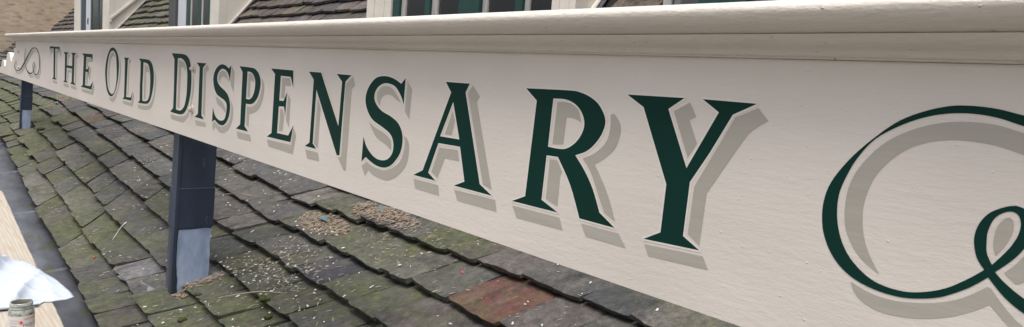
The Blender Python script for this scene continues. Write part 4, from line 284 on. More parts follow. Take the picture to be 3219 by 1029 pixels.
LFLOUR=([(-9.8893,-0.1312),(-9.8804,-0.1326),(-9.8674,-0.1346),(-9.8527,-0.1368),(-9.8385,-0.1393),(-9.8268,-0.1417),(-9.8198,-0.144),(-9.8165,-0.1463),(-9.8154,-0.1488),(-9.8163,-0.1514),(-9.8193,-0.154),(-9.8243,-0.1567),(-9.8309,-0.1593),(-9.8404,-0.1619),(-9.8536,-0.1645),(-9.8698,-0.1673),(-9.8874,-0.1705),(-9.9046,-0.174),(-9.9194,-0.1778),(-9.9319,-0.1819),(-9.9439,-0.1861),(-9.955,-0.1906),(-9.9645,-0.1953),(-9.9716,-0.2002),(-9.9757,-0.2051),(-9.9767,-0.2101),(-9.9753,-0.2153),(-9.9714,-0.2206),(-9.9653,-0.2259),(-9.9569,-0.2309),(-9.9464,-0.2356),(-9.9336,-0.24),(-9.9184,-0.2444),(-9.9009,-0.2486),(-9.8811,-0.2525),(-9.8588,-0.2558),(-9.8337,-0.2585),(-9.8058,-0.2604),(-9.7752,-0.2618),(-9.7428,-0.2624),(-9.7089,-0.2625),(-9.6744,-0.262),(-9.6395,-0.261),(-9.6042,-0.2594),(-9.5683,-0.2571),(-9.5325,-0.2544),(-9.4972,-0.2512),(-9.4628,-0.2477),(-9.4298,-0.2438),(-9.398,-0.2395),(-9.3675,-0.2348),(-9.3381,-0.2299),(-9.3099,-0.2247),(-9.2827,-0.2192),(-9.2563,-0.2136),(-9.2312,-0.2077),(-9.2079,-0.2016),(-9.1857,-0.1954),(-9.1639,-0.189),(-9.1415,-0.1825),(-9.1176,-0.1757),(-9.0918,-0.1684),(-9.0648,-0.1609),(-9.037,-0.153),(-9.0086,-0.145),(-8.9798,-0.1367),(-8.9511,-0.1283),(-8.9219,-0.1196),(-8.8921,-0.1105),(-8.8621,-0.1012),(-8.8324,-0.092),(-8.8034,-0.0832),(-8.7755,-0.0748),(-8.749,-0.0668),(-8.7236,-0.0591),(-8.6989,-0.0517),(-8.6746,-0.0445),(-8.65,-0.0377),(-8.6247,-0.0311),(-8.598,-0.0244),(-8.5705,-0.0178),(-8.5429,-0.0114),(-8.5159,-0.0056),(-8.4902,-0.0005),(-8.4664,0.0036),(-8.4447,0.0067),(-8.4242,0.0092),(-8.4047,0.011),(-8.3852,0.0124),(-8.3653,0.0134),(-8.3446,0.014),(-8.3235,0.0143),(-8.302,0.0141),(-8.2804,0.0135),(-8.2594,0.0124),(-8.239,0.0109),(-8.2197,0.0089),(-8.201,0.0062),(-8.1822,0.0029),(-8.1639,-0.001),(-8.1464,-0.0054),(-8.1297,-0.0101),(-8.114,-0.0149),(-8.0993,-0.02),(-8.0854,-0.0253),(-8.0725,-0.0309),(-8.0608,-0.0367),(-8.0505,-0.0429),(-8.0417,-0.0493),(-8.0349,-0.056),(-8.0298,-0.0632),(-8.026,-0.0707),(-8.0233,-0.0784),(-8.0211,-0.0861),(-8.0191,-0.0937),(-8.0173,-0.1011),(-8.016,-0.1084),(-8.0153,-0.1158),(-8.0153,-0.1232),(-8.0159,-0.1308),(-8.0172,-0.1386),(-8.0189,-0.1469),(-8.0209,-0.1555),(-8.0236,-0.1642),(-8.0273,-0.1729),(-8.0323,-0.1812),(-8.0389,-0.1889),(-8.0472,-0.1961),(-8.0567,-0.2032),(-8.0676,-0.2098),(-8.0797,-0.2161),(-8.0928,-0.2217),(-8.1069,-0.2266),(-8.1225,-0.231),(-8.1396,-0.2347),(-8.1573,-0.2379),(-8.1742,-0.2404),(-8.1889,-0.242),(-8.1996,-0.2429),(-8.2077,-0.2433),(-8.218,-0.2435),(-8.2315,-0.2433),(-8.2474,-0.2425),(-8.2644,-0.2412),(-8.2816,-0.2393),(-8.2993,-0.2369),(-8.318,-0.2338),(-8.3368,-0.2301),(-8.3546,-0.2259),(-8.3706,-0.2214),(-8.384,-0.2168),(-8.3945,-0.2118),(-8.4027,-0.2064),(-8.4089,-0.2007),(-8.4136,-0.1948),(-8.4171,-0.1889),(-8.4199,-0.1832),(-8.4217,-0.1775),(-8.4224,-0.1717),(-8.4219,-0.1659),(-8.4202,-0.1603),(-8.4171,-0.155),(-8.4128,-0.1503),(-8.4066,-0.1459),(-8.3985,-0.1417),(-8.3893,-0.1377),(-8.3795,-0.1344),(-8.3701,-0.1318),(-8.3629,-0.1304),(-8.3593,-0.13),(-8.3561,-0.1299),(-8.3503,-0.1302),(-8.3432,-0.1311),(-8.3363,-0.1324),(-8.3306,-0.1342),(-8.3261,-0.1366),(-8.3223,-0.1397),(-8.3196,-0.1434),(-8.3184,-0.1475),(-8.3187,-0.1519),(-8.3208,-0.1565),(-8.3251,-0.1615),(-8.3316,-0.167),(-8.3399,-0.1729),(-8.3492,-0.1789),(-8.359,-0.1849),(-8.3688,-0.1905),(-8.3783,-0.1959),(-8.3879,-0.2013),(-8.398,-0.2065),(-8.4089,-0.2116),(-8.4208,-0.2162),(-8.4341,-0.2205),(-8.4489,-0.2242),(-8.4649,-0.2277),(-8.482,-0.2308),(-8.4997,-0.2336),(-8.5179,-0.2362),(-8.5366,-0.2386),(-8.5561,-0.2408),(-8.5755,-0.2429),(-8.5932,-0.2444),(-8.6078,-0.2452),(-8.6179,-0.2455),(-8.6256,-0.2456),(-8.6371,-0.2455),(-8.654,-0.245),(-8.6744,-0.2442),(-8.6968,-0.2428),(-8.7199,-0.241),(-8.7425,-0.2388),(-8.7651,-0.2362),(-8.7883,-0.2331),(-8.8118,-0.2295),(-8.8348,-0.2255),(-8.8568,-0.2211),(-8.8773,-0.2163),(-8.8962,-0.2111),(-8.9139,-0.2054),(-8.9304,-0.1993),(-8.9459,-0.1929),(-8.9604,-0.1865),(-8.974,-0.1802),(-8.9867,-0.174),(-8.9984,-0.1678),(-9.0091,-0.1616),(-9.0187,-0.1553),(-9.0272,-0.1488),(-9.0346,-0.1421),(-9.0409,-0.135),(-9.0461,-0.1277),(-9.0501,-0.1202),(-9.0531,-0.1126),(-9.055,-0.105),(-9.056,-0.0975),(-9.0559,-0.0899),(-9.0549,-0.0824),(-9.0528,-0.0748),(-9.0496,-0.0673),(-9.0455,-0.0597),(-9.0403,-0.0521),(-9.0335,-0.0441),(-9.025,-0.0358),(-9.0155,-0.0275),(-9.0057,-0.0195),(-8.9962,-0.0123),(-8.9878,-0.0064),(-8.9801,-0.0016),(-8.9724,0.0022),(-8.965,0.0054),(-8.9582,0.0079),(-8.9524,0.01),(-8.9481,0.0116)],[(-9.8722,-0.1293),(-9.863,-0.1306),(-9.8493,-0.1324),(-9.8333,-0.1346),(-9.8171,-0.1371),(-9.803,-0.1397),(-9.7933,-0.1424),(-9.788,-0.1451),(-9.7853,-0.1479),(-9.7851,-0.1509),(-9.7872,-0.1539),(-9.7917,-0.1569),(-9.7988,-0.1601),(-9.8099,-0.1633),(-9.8247,-0.1665),(-9.8411,-0.1695),(-9.8573,-0.1725),(-9.872,-0.1756),(-9.8842,-0.1789),(-9.8952,-0.1827),(-9.9061,-0.1867),(-9.9161,-0.1909),(-9.9243,-0.1953),(-9.9302,-0.1997),(-9.9331,-0.2041),(-9.9332,-0.2087),(-9.9309,-0.2136),(-9.9263,-0.2185),(-9.9194,-0.2234),(-9.9104,-0.228),(-9.8992,-0.2322),(-9.8858,-0.2362),(-9.87,-0.2401),(-9.8523,-0.2437),(-9.833,-0.2469),(-9.8127,-0.2495),(-9.7921,-0.2512),(-9.7703,-0.2523),(-9.7465,-0.2529),(-9.7215,-0.253),(-9.6958,-0.2527),(-9.6699,-0.252),(-9.6448,-0.2509),(-9.6193,-0.2495),(-9.5925,-0.2476),(-9.5648,-0.2452),(-9.537,-0.2425),(-9.5099,-0.2395),(-9.4841,-0.2362),(-9.4594,-0.2325),(-9.4349,-0.2285),(-9.4107,-0.224),(-9.3867,-0.2192),(-9.3631,-0.2141),(-9.34,-0.2089),(-9.3184,-0.2035),(-9.2979,-0.1979),(-9.2775,-0.1919),(-9.2565,-0.1856),(-9.2341,-0.1789),(-9.2097,-0.1718),(-9.1835,-0.1644),(-9.1562,-0.1568),(-9.128,-0.1489),(-9.0992,-0.1409),(-9.07,-0.1326),(-9.0406,-0.1242),(-9.0107,-0.1156),(-8.9797,-0.1065),(-8.9483,-0.0972),(-8.917,-0.088),(-8.8863,-0.0791),(-8.8569,-0.0706),(-8.8291,-0.0627),(-8.8024,-0.0549),(-8.7762,-0.0474),(-8.75,-0.0401),(-8.7232,-0.033),(-8.6956,-0.0261),(-8.6671,-0.0193),(-8.6379,-0.0125),(-8.6082,-0.0059),(-8.5782,0.0003),(-8.5481,0.0059),(-8.5182,0.0107),(-8.4886,0.0144),(-8.4592,0.0173),(-8.4301,0.0194),(-8.4016,0.0209),(-8.3738,0.0218),(-8.3465,0.0222),(-8.3188,0.0223),(-8.2908,0.0218),(-8.263,0.0209),(-8.2359,0.0194),(-8.2099,0.0173),(-8.1858,0.0146),(-8.1636,0.0113),(-8.1429,0.0074),(-8.1237,0.003),(-8.1058,-0.0017),(-8.0891,-0.0067),(-8.0737,-0.0118),(-8.0593,-0.0171),(-8.0458,-0.0227),(-8.0334,-0.0285),(-8.0222,-0.0347),(-8.0123,-0.041),(-8.0039,-0.0477),(-7.9971,-0.0546),(-7.992,-0.062),(-7.9882,-0.0696),(-7.9852,-0.0773),(-7.9829,-0.085),(-7.9809,-0.0926),(-7.9791,-0.1),(-7.9778,-0.1074),(-7.9771,-0.1148),(-7.977,-0.1223),(-7.9776,-0.1299),(-7.9789,-0.1378),(-7.9808,-0.146),(-7.983,-0.1546),(-7.986,-0.1634),(-7.9898,-0.1722),(-7.9947,-0.1806),(-8.0009,-0.1885),(-8.0083,-0.1959),(-8.0169,-0.2031),(-8.0267,-0.21),(-8.0376,-0.2166),(-8.0497,-0.2227),(-8.0631,-0.2282),(-8.0782,-0.2334),(-8.0953,-0.2382),(-8.1142,-0.2427),(-8.1352,-0.2466),(-8.1586,-0.25),(-8.1851,-0.2525),(-8.2138,-0.2539),(-8.2411,-0.2539),(-8.2654,-0.2529),(-8.2871,-0.2511),(-8.3068,-0.2489),(-8.3253,-0.2462),(-8.3433,-0.2429),(-8.3609,-0.239),(-8.3777,-0.2346),(-8.3933,-0.2298),(-8.4073,-0.2247),(-8.419,-0.2195),(-8.4285,-0.2141),(-8.4359,-0.2083),(-8.4417,-0.2024),(-8.446,-0.1963),(-8.4492,-0.1902),(-8.4514,-0.1844),(-8.4527,-0.1785),(-8.4529,-0.1725),(-8.4518,-0.1666),(-8.4496,-0.1608),(-8.4461,-0.1554),(-8.4412,-0.1504),(-8.4344,-0.1457),(-8.4257,-0.1411),(-8.4157,-0.1369),(-8.4049,-0.1332),(-8.3937,-0.1301),(-8.3816,-0.1277),(-8.3658,-0.1261),(-8.3485,-0.1258),(-8.3336,-0.1265),(-8.3213,-0.1279),(-8.3114,-0.1298),(-8.3039,-0.1322),(-8.2985,-0.135),(-8.2945,-0.1385),(-8.2917,-0.1424),(-8.2904,-0.1467),(-8.2907,-0.1513),(-8.2928,-0.1561),(-8.297,-0.1613),(-8.3034,-0.167),(-8.3113,-0.173),(-8.3202,-0.1791),(-8.3295,-0.185),(-8.3387,-0.1907),(-8.3478,-0.1961),(-8.3572,-0.2015),(-8.3671,-0.2069),(-8.3776,-0.2121),(-8.389,-0.2171),(-8.4015,-0.2217),(-8.4151,-0.2261),(-8.4299,-0.2302),(-8.4456,-0.2341),(-8.4622,-0.2377),(-8.4793,-0.2411),(-8.4966,-0.2443),(-8.5139,-0.2474),(-8.5322,-0.2506),(-8.5534,-0.2539),(-8.5788,-0.257),(-8.6098,-0.2595),(-8.6445,-0.2608),(-8.6775,-0.2606),(-8.7072,-0.2594),(-8.7346,-0.2575),(-8.7604,-0.255),(-8.7846,-0.252),(-8.8076,-0.2488),(-8.8295,-0.2451),(-8.8505,-0.2409),(-8.8705,-0.2363),(-8.8896,-0.2314),(-8.9078,-0.2262),(-8.9253,-0.2208),(-8.9421,-0.215),(-8.9583,-0.2089),(-8.9736,-0.2024),(-8.9882,-0.1959),(-9.0017,-0.1893),(-9.0141,-0.1827),(-9.0254,-0.1763),(-9.0357,-0.17),(-9.045,-0.1636),(-9.0534,-0.157),(-9.0608,-0.1504),(-9.0672,-0.1434),(-9.0728,-0.1362),(-9.0774,-0.1288),(-9.0811,-0.1212),(-9.0838,-0.1135),(-9.0854,-0.1058),(-9.086,-0.0981),(-9.0854,-0.0905),(-9.0838,-0.0828),(-9.0812,-0.0752),(-9.0775,-0.0675),(-9.0727,-0.0598),(-9.067,-0.0521),(-9.0597,-0.0441),(-9.0509,-0.0356),(-9.0411,-0.0272),(-9.0308,-0.0192),(-9.0206,-0.012),(-9.0108,-0.0059),(-9.0009,-0.001),(-8.9902,0.0029),(-8.9797,0.0061),(-8.97,0.0085),(-8.962,0.0105),(-8.9562,0.012)])
RFLOUR={'green':[[(-0.0335,-0.0751),(-0.036,-0.0715),(-0.0396,-0.0663),(-0.0441,-0.0602),(-0.0492,-0.0539),(-0.0553,-0.047),(-0.0623,-0.0394),(-0.0699,-0.0318),(-0.0777,-0.0246),(-0.0857,-0.018),(-0.0941,-0.0117),(-0.1028,-0.0058),(-0.1114,-0.0006),(-0.1199,0.0038),(-0.1285,0.0075),(-0.137,0.0107),(-0.1457,0.0135),(-0.1545,0.016),(-0.1634,0.018),(-0.1721,0.0197),(-0.1803,0.0214),(-0.1876,0.0231),(-0.1942,0.0247),(-0.2006,0.0262),(-0.2071,0.0273),(-0.2138,0.0282),(-0.2205,0.0287),(-0.2272,0.029),(-0.2336,0.0292),(-0.2398,0.0291),(-0.2457,0.0289),(-0.2516,0.0284),(-0.2578,0.0274),(-0.2645,0.0258),(-0.2714,0.0238),(-0.2784,0.0214),(-0.2854,0.0187),(-0.2925,0.0156),(-0.2997,0.0122),(-0.3068,0.0083),(-0.3137,0.004),(-0.3201,-0.0008),(-0.3262,-0.0061),(-0.3324,-0.0119),(-0.3388,-0.0184),(-0.3459,-0.0258),(-0.3534,-0.034),(-0.3608,-0.0426),(-0.3677,-0.0513),(-0.374,-0.0602),(-0.3801,-0.0693),(-0.3855,-0.0784),(-0.39,-0.0868),(-0.3934,-0.0944),(-0.3959,-0.1014),(-0.3977,-0.1081),(-0.399,-0.1151),(-0.3999,-0.1223),(-0.4003,-0.1296),(-0.4002,-0.137),(-0.3996,-0.1443),(-0.3985,-0.1518),(-0.3971,-0.1593),(-0.3951,-0.1667),(-0.3923,-0.1742),(-0.3888,-0.1817),(-0.3846,-0.1894),(-0.3797,-0.1967),(-0.3744,-0.2033),(-0.3686,-0.2093),(-0.3622,-0.2146),(-0.3555,-0.2194),(-0.3484,-0.2234),(-0.341,-0.2268),(-0.3332,-0.2294),(-0.3252,-0.2315),(-0.3172,-0.2331),(-0.3091,-0.2342),(-0.3007,-0.2349),(-0.2926,-0.2351),(-0.2849,-0.2349),(-0.2779,-0.2342),(-0.2712,-0.2331),(-0.2648,-0.2316),(-0.2585,-0.2298),(-0.2521,-0.2279),(-0.2459,-0.2256),(-0.2398,-0.223),(-0.2338,-0.22),(-0.228,-0.2163),(-0.2223,-0.2122),(-0.2167,-0.2078),(-0.2112,-0.2031),(-0.2052,-0.1976),(-0.1989,-0.1914),(-0.1934,-0.1858),(-0.1896,-0.1819),(-0.1922,-0.1715),(-0.1952,-0.1748),(-0.1996,-0.1795),(-0.2048,-0.1849),(-0.2099,-0.1899),(-0.2151,-0.1946),(-0.2205,-0.1994),(-0.2262,-0.2041),(-0.2322,-0.2083),(-0.2387,-0.2121),(-0.2456,-0.2157),(-0.2527,-0.2188),(-0.2596,-0.2214),(-0.2662,-0.2234),(-0.2726,-0.2249),(-0.2791,-0.2259),(-0.2861,-0.2262),(-0.2939,-0.2261),(-0.3023,-0.2253),(-0.3107,-0.2239),(-0.3188,-0.2215),(-0.3264,-0.2179),(-0.3339,-0.2134),(-0.341,-0.2082),(-0.3474,-0.2027),(-0.3529,-0.1972),(-0.3578,-0.1914),(-0.3621,-0.1852),(-0.366,-0.1786),(-0.3695,-0.1715),(-0.3725,-0.1639),(-0.375,-0.156),(-0.3771,-0.1481),(-0.3786,-0.14),(-0.3796,-0.1317),(-0.3802,-0.1235),(-0.3802,-0.1159),(-0.3798,-0.1093),(-0.379,-0.1034),(-0.3777,-0.0975),(-0.3758,-0.0907),(-0.3734,-0.0828),(-0.3705,-0.0741),(-0.3671,-0.0653),(-0.3631,-0.0567),(-0.3586,-0.0483),(-0.3536,-0.0399),(-0.348,-0.0319),(-0.3416,-0.0245),(-0.3342,-0.0178),(-0.3259,-0.0117),(-0.3175,-0.0062),(-0.3095,-0.0013),(-0.3021,0.0028),(-0.2949,0.0062),(-0.2879,0.0092),(-0.2812,0.0117),(-0.2748,0.0138),(-0.2686,0.0154),(-0.2626,0.0167),(-0.2565,0.0178),(-0.2505,0.0186),(-0.2446,0.0191),(-0.2386,0.0194),(-0.2323,0.0194),(-0.2258,0.0191),(-0.2191,0.0185),(-0.2124,0.0176),(-0.2056,0.0164),(-0.1991,0.0149),(-0.1926,0.0129),(-0.1859,0.0108),(-0.1786,0.0087),(-0.1704,0.0069),(-0.1616,0.0051),(-0.1527,0.0031),(-0.1439,0.0006),(-0.1353,-0.0022),(-0.1267,-0.0054),(-0.1182,-0.009),(-0.1097,-0.0131),(-0.1011,-0.0181),(-0.0925,-0.0235),(-0.0841,-0.0294),(-0.0762,-0.0352),(-0.0686,-0.0414),(-0.0611,-0.048),(-0.0543,-0.0543),(-0.0484,-0.0598),(-0.0435,-0.0646),(-0.0392,-0.069),(-0.0359,-0.0726)],[(-0.1889,-0.1819),(-0.1918,-0.185),(-0.1959,-0.1895),(-0.2007,-0.1944),(-0.2051,-0.1988),(-0.2096,-0.2027),(-0.2144,-0.2064),(-0.2186,-0.2096),(-0.2216,-0.2119),(-0.2228,-0.2033),(-0.2197,-0.2009),(-0.2154,-0.1973),(-0.2106,-0.1933),(-0.2064,-0.1894),(-0.2026,-0.1853),(-0.1989,-0.1809),(-0.1957,-0.1769),(-0.1934,-0.1741),(-0.1831,-0.1735),(-0.181,-0.1755),(-0.178,-0.1784),(-0.1745,-0.1817),(-0.1705,-0.1849),(-0.1662,-0.188),(-0.1616,-0.1913),(-0.1564,-0.1946),(-0.1504,-0.198),(-0.1434,-0.2016),(-0.1354,-0.2055),(-0.1274,-0.2089),(-0.12,-0.2112),(-0.1134,-0.2125),(-0.1071,-0.2131),(-0.1013,-0.2127),(-0.0958,-0.2115),(-0.0906,-0.2093),(-0.0857,-0.2063),(-0.0812,-0.2024),(-0.0773,-0.1977),(-0.074,-0.1921),(-0.0712,-0.1855),(-0.0689,-0.1784),(-0.0669,-0.1715),(-0.0653,-0.164),(-0.064,-0.1559),(-0.0631,-0.1487),(-0.0625,-0.1436),(-0.0625,-0.1492),(-0.0624,-0.1571),(-0.0627,-0.166),(-0.0637,-0.1743),(-0.0656,-0.1823),(-0.0682,-0.1904),(-0.0713,-0.1981),(-0.0749,-0.2048),(-0.0791,-0.2101),(-0.0838,-0.2145),(-0.089,-0.2181),(-0.0944,-0.221),(-0.1003,-0.2233),(-0.1065,-0.2248),(-0.113,-0.2255),(-0.1196,-0.2253),(-0.1266,-0.2241),(-0.134,-0.2218),(-0.1413,-0.219),(-0.148,-0.2159),(-0.154,-0.2128),(-0.1595,-0.2094),(-0.1648,-0.2057),(-0.1699,-0.2016),(-0.1753,-0.1966),(-0.1807,-0.1909),(-0.1855,-0.1856)],[(-0.1934,-0.1745),(-0.1954,-0.172),(-0.1984,-0.1685),(-0.2016,-0.1643),(-0.2042,-0.1597),(-0.2062,-0.1546),(-0.2079,-0.1488),(-0.2092,-0.143),(-0.2099,-0.1374),(-0.21,-0.1322),(-0.2096,-0.1271),(-0.2086,-0.1222),(-0.2073,-0.1175),(-0.2055,-0.113),(-0.2033,-0.1086),(-0.2006,-0.1045),(-0.1973,-0.1007),(-0.1931,-0.0972),(-0.1881,-0.0939),(-0.183,-0.0911),(-0.1785,-0.0892),(-0.1747,-0.0883),(-0.1713,-0.0882),(-0.1682,-0.0888),(-0.1652,-0.0898),(-0.1623,-0.0913),(-0.1595,-0.0933),(-0.157,-0.0958),(-0.1551,-0.0986),(-0.1538,-0.1019),(-0.1529,-0.1056),(-0.1525,-0.1095),(-0.1523,-0.1133),(-0.1524,-0.1168),(-0.1529,-0.1203),(-0.1537,-0.1237),(-0.1544,-0.127),(-0.1552,-0.1299),(-0.1561,-0.1326),(-0.1571,-0.1354),(-0.1585,-0.1386),(-0.1604,-0.1422),(-0.1625,-0.1463),(-0.165,-0.1505),(-0.1679,-0.1549),(-0.1716,-0.1599),(-0.1761,-0.1654),(-0.1804,-0.1705),(-0.1834,-0.174),(-0.1892,-0.1794)]],'hole':[[(-0.1871,-0.1654),(-0.1885,-0.1632),(-0.1904,-0.16),(-0.1925,-0.1563),(-0.194,-0.1529),(-0.1949,-0.1499),(-0.1955,-0.1471),(-0.1959,-0.1441),(-0.1962,-0.1407),(-0.1966,-0.1368),(-0.197,-0.1326),(-0.1971,-0.1282),(-0.1968,-0.1238),(-0.196,-0.1192),(-0.1949,-0.1144),(-0.1934,-0.1098),(-0.1914,-0.1059),(-0.1888,-0.1026),(-0.1856,-0.0997),(-0.1822,-0.0975),(-0.1792,-0.0962),(-0.1765,-0.0957),(-0.174,-0.0961),(-0.1717,-0.097),(-0.1698,-0.0985),(-0.1682,-0.1004),(-0.167,-0.1029),(-0.1661,-0.1058),(-0.1655,-0.1089),(-0.1652,-0.1122),(-0.1653,-0.1157),(-0.1656,-0.1195),(-0.1663,-0.1235),(-0.1674,-0.1276),(-0.1689,-0.1319),(-0.1707,-0.1366),(-0.173,-0.1416),(-0.1763,-0.1477),(-0.1804,-0.1546),(-0.1844,-0.161)]],'shade':[[(-0.0516,-0.1003),(-0.057,-0.0958),(-0.0648,-0.0894),(-0.0737,-0.0821),(-0.0822,-0.0754),(-0.0901,-0.0694),(-0.0981,-0.0634),(-0.1062,-0.0577),(-0.114,-0.0523),(-0.1218,-0.0471),(-0.1293,-0.0422),(-0.1368,-0.0377),(-0.1443,-0.034),(-0.1518,-0.0311),(-0.1593,-0.029),(-0.1667,-0.0273),(-0.1739,-0.0256),(-0.1809,-0.0236),(-0.1876,-0.0216),(-0.1942,-0.0198),(-0.2009,-0.0183),(-0.2076,-0.0172),(-0.2144,-0.0163),(-0.2211,-0.0158),(-0.2276,-0.0154),(-0.2338,-0.0153),(-0.2399,-0.0154),(-0.2459,-0.0157),(-0.2519,-0.0164),(-0.2581,-0.0173),(-0.2642,-0.0185),(-0.2704,-0.0201),(-0.2767,-0.0221),(-0.2829,-0.0247),(-0.2893,-0.0276),(-0.2956,-0.0311),(-0.3015,-0.0352),(-0.3073,-0.0399),(-0.3129,-0.0453),(-0.3181,-0.0511),(-0.3229,-0.0571),(-0.3272,-0.0631),(-0.3311,-0.0693),(-0.3345,-0.0758),(-0.3374,-0.0826),(-0.3399,-0.09),(-0.3418,-0.0979),(-0.3433,-0.1058),(-0.3443,-0.1135),(-0.3448,-0.1207),(-0.3448,-0.1277),(-0.3443,-0.1345),(-0.3436,-0.1413),(-0.3424,-0.1482),(-0.3409,-0.155),(-0.339,-0.1617),(-0.337,-0.1679),(-0.3348,-0.1737),(-0.3324,-0.1791),(-0.3297,-0.1843),(-0.3267,-0.1895),(-0.323,-0.1953),(-0.3188,-0.2014),(-0.3149,-0.2068),(-0.3123,-0.2106),(-0.3164,-0.2084),(-0.3224,-0.2052),(-0.329,-0.2015),(-0.3349,-0.1976),(-0.3397,-0.1936),(-0.3442,-0.1894),(-0.3484,-0.1847),(-0.3524,-0.1795),(-0.3561,-0.1738),(-0.3597,-0.1676),(-0.3629,-0.1609),(-0.3654,-0.1539),(-0.3673,-0.1464),(-0.3685,-0.1385),(-0.3693,-0.1303),(-0.3696,-0.1221),(-0.3696,-0.114),(-0.3692,-0.1057),(-0.3682,-0.0974),(-0.3664,-0.0892),(-0.3638,-0.0811),(-0.3605,-0.073),(-0.3565,-0.065),(-0.3519,-0.0572),(-0.3465,-0.0492),(-0.3405,-0.0412),(-0.3339,-0.0336),(-0.327,-0.0268),(-0.3195,-0.0207),(-0.3115,-0.0153),(-0.3033,-0.0105),(-0.2953,-0.0063),(-0.2874,-0.0027),(-0.2795,0.0003),(-0.2717,0.0028),(-0.2642,0.0048),(-0.2572,0.0063),(-0.2505,0.0073),(-0.2438,0.008),(-0.2368,0.0084),(-0.2296,0.0087),(-0.2222,0.0087),(-0.2147,0.0084),(-0.2073,0.0077),(-0.1998,0.0063),(-0.1923,0.0044),(-0.1849,0.0023),(-0.1774,0.0004),(-0.1701,-0.0012),(-0.1628,-0.0025),(-0.1554,-0.0042),(-0.1481,-0.0064),(-0.1408,-0.0091),(-0.1336,-0.0123),(-0.1262,-0.016),(-0.1184,-0.0207),(-0.11,-0.0259),(-0.1011,-0.0316),(-0.0923,-0.0385),(-0.0837,-0.0473),(-0.0747,-0.0601),(-0.0654,-0.0757),(-0.0572,-0.0903)],[(-0.3474,-0.2306),(-0.3441,-0.232),(-0.3394,-0.2341),(-0.3337,-0.2362),(-0.3276,-0.238),(-0.321,-0.2396),(-0.3136,-0.241),(-0.3059,-0.242),(-0.298,-0.2423),(-0.2897,-0.2418),(-0.2811,-0.2407),(-0.2725,-0.2391),(-0.2641,-0.2373),(-0.2559,-0.2352),(-0.2478,-0.2328),(-0.24,-0.2301),(-0.2328,-0.2272),(-0.2265,-0.2242),(-0.2207,-0.221),(-0.2153,-0.2176),(-0.2098,-0.2137),(-0.2037,-0.2087),(-0.1974,-0.2029),(-0.1918,-0.1976),(-0.188,-0.194),(-0.184,-0.1954),(-0.1806,-0.1993),(-0.1759,-0.205),(-0.1705,-0.2112),(-0.1654,-0.2166),(-0.1608,-0.221),(-0.1563,-0.2252),(-0.1514,-0.229),(-0.1457,-0.2325),(-0.1388,-0.2358),(-0.1312,-0.2389),(-0.1233,-0.2412),(-0.1159,-0.2421),(-0.1083,-0.2408),(-0.1006,-0.238),(-0.0939,-0.2349),(-0.0893,-0.2328),(-0.0884,-0.2344),(-0.0869,-0.2367),(-0.0863,-0.2394),(-0.088,-0.2424),(-0.0929,-0.2462),(-0.1003,-0.251),(-0.1086,-0.2552),(-0.1163,-0.2576),(-0.1234,-0.2575),(-0.1305,-0.2556),(-0.1373,-0.2527),(-0.1433,-0.2499),(-0.1481,-0.2472),(-0.1518,-0.2443),(-0.1555,-0.241),(-0.1598,-0.2371),(-0.1655,-0.2318),(-0.1722,-0.2255),(-0.1784,-0.2196),(-0.1827,-0.2154),(-0.1854,-0.2177),(-0.1893,-0.2211),(-0.1938,-0.2249),(-0.1986,-0.2286),(-0.2037,-0.2322),(-0.2092,-0.2359),(-0.2151,-0.2396),(-0.2212,-0.2431),(-0.2276,-0.2462),(-0.2344,-0.2492),(-0.2414,-0.2519),(-0.2485,-0.2544),(-0.2558,-0.2565),(-0.2632,-0.2583),(-0.2706,-0.2598),(-0.278,-0.261),(-0.2852,-0.2618),(-0.2924,-0.2623),(-0.2994,-0.2623),(-0.3061,-0.2619),(-0.3125,-0.2607),(-0.3186,-0.259),(-0.3242,-0.2569),(-0.3291,-0.2547),(-0.333,-0.2523),(-0.3361,-0.2497),(-0.3387,-0.2469),(-0.3411,-0.2439),(-0.3432,-0.2405),(-0.345,-0.2366),(-0.3464,-0.233)],[(-0.185,-0.1535),(-0.1858,-0.1514),(-0.1871,-0.1485),(-0.1883,-0.145),(-0.1892,-0.1412),(-0.1896,-0.1368),(-0.1898,-0.1318),(-0.1897,-0.1267),(-0.1892,-0.1222),(-0.1884,-0.1182),(-0.1872,-0.1145),(-0.1857,-0.1113),(-0.1842,-0.1086),(-0.1826,-0.1065),(-0.1808,-0.1049),(-0.1789,-0.104),(-0.1773,-0.1037),(-0.1759,-0.1042),(-0.1746,-0.1054),(-0.1735,-0.1071),(-0.1727,-0.1094),(-0.1722,-0.1121),(-0.1719,-0.1154),(-0.1719,-0.119),(-0.1722,-0.1227),(-0.1729,-0.1264),(-0.174,-0.1304),(-0.1753,-0.1344),(-0.1768,-0.1383),(-0.1788,-0.1425),(-0.1812,-0.1468),(-0.1834,-0.1507)],[(-0.1738,-0.1726),(-0.172,-0.1701),(-0.1693,-0.1666),(-0.1664,-0.1627),(-0.164,-0.1591),(-0.1621,-0.1561),(-0.1606,-0.1531),(-0.159,-0.1502),(-0.1574,-0.1471),(-0.1553,-0.1436),(-0.153,-0.1398),(-0.1509,-0.1364),(-0.1495,-0.134),(-0.1457,-0.1616),(-0.147,-0.1648),(-0.149,-0.1695),(-0.1511,-0.1743),(-0.1532,-0.178),(-0.1552,-0.1802),(-0.1574,-0.1817),(-0.1593,-0.1825),(-0.1607,-0.1832)]]}
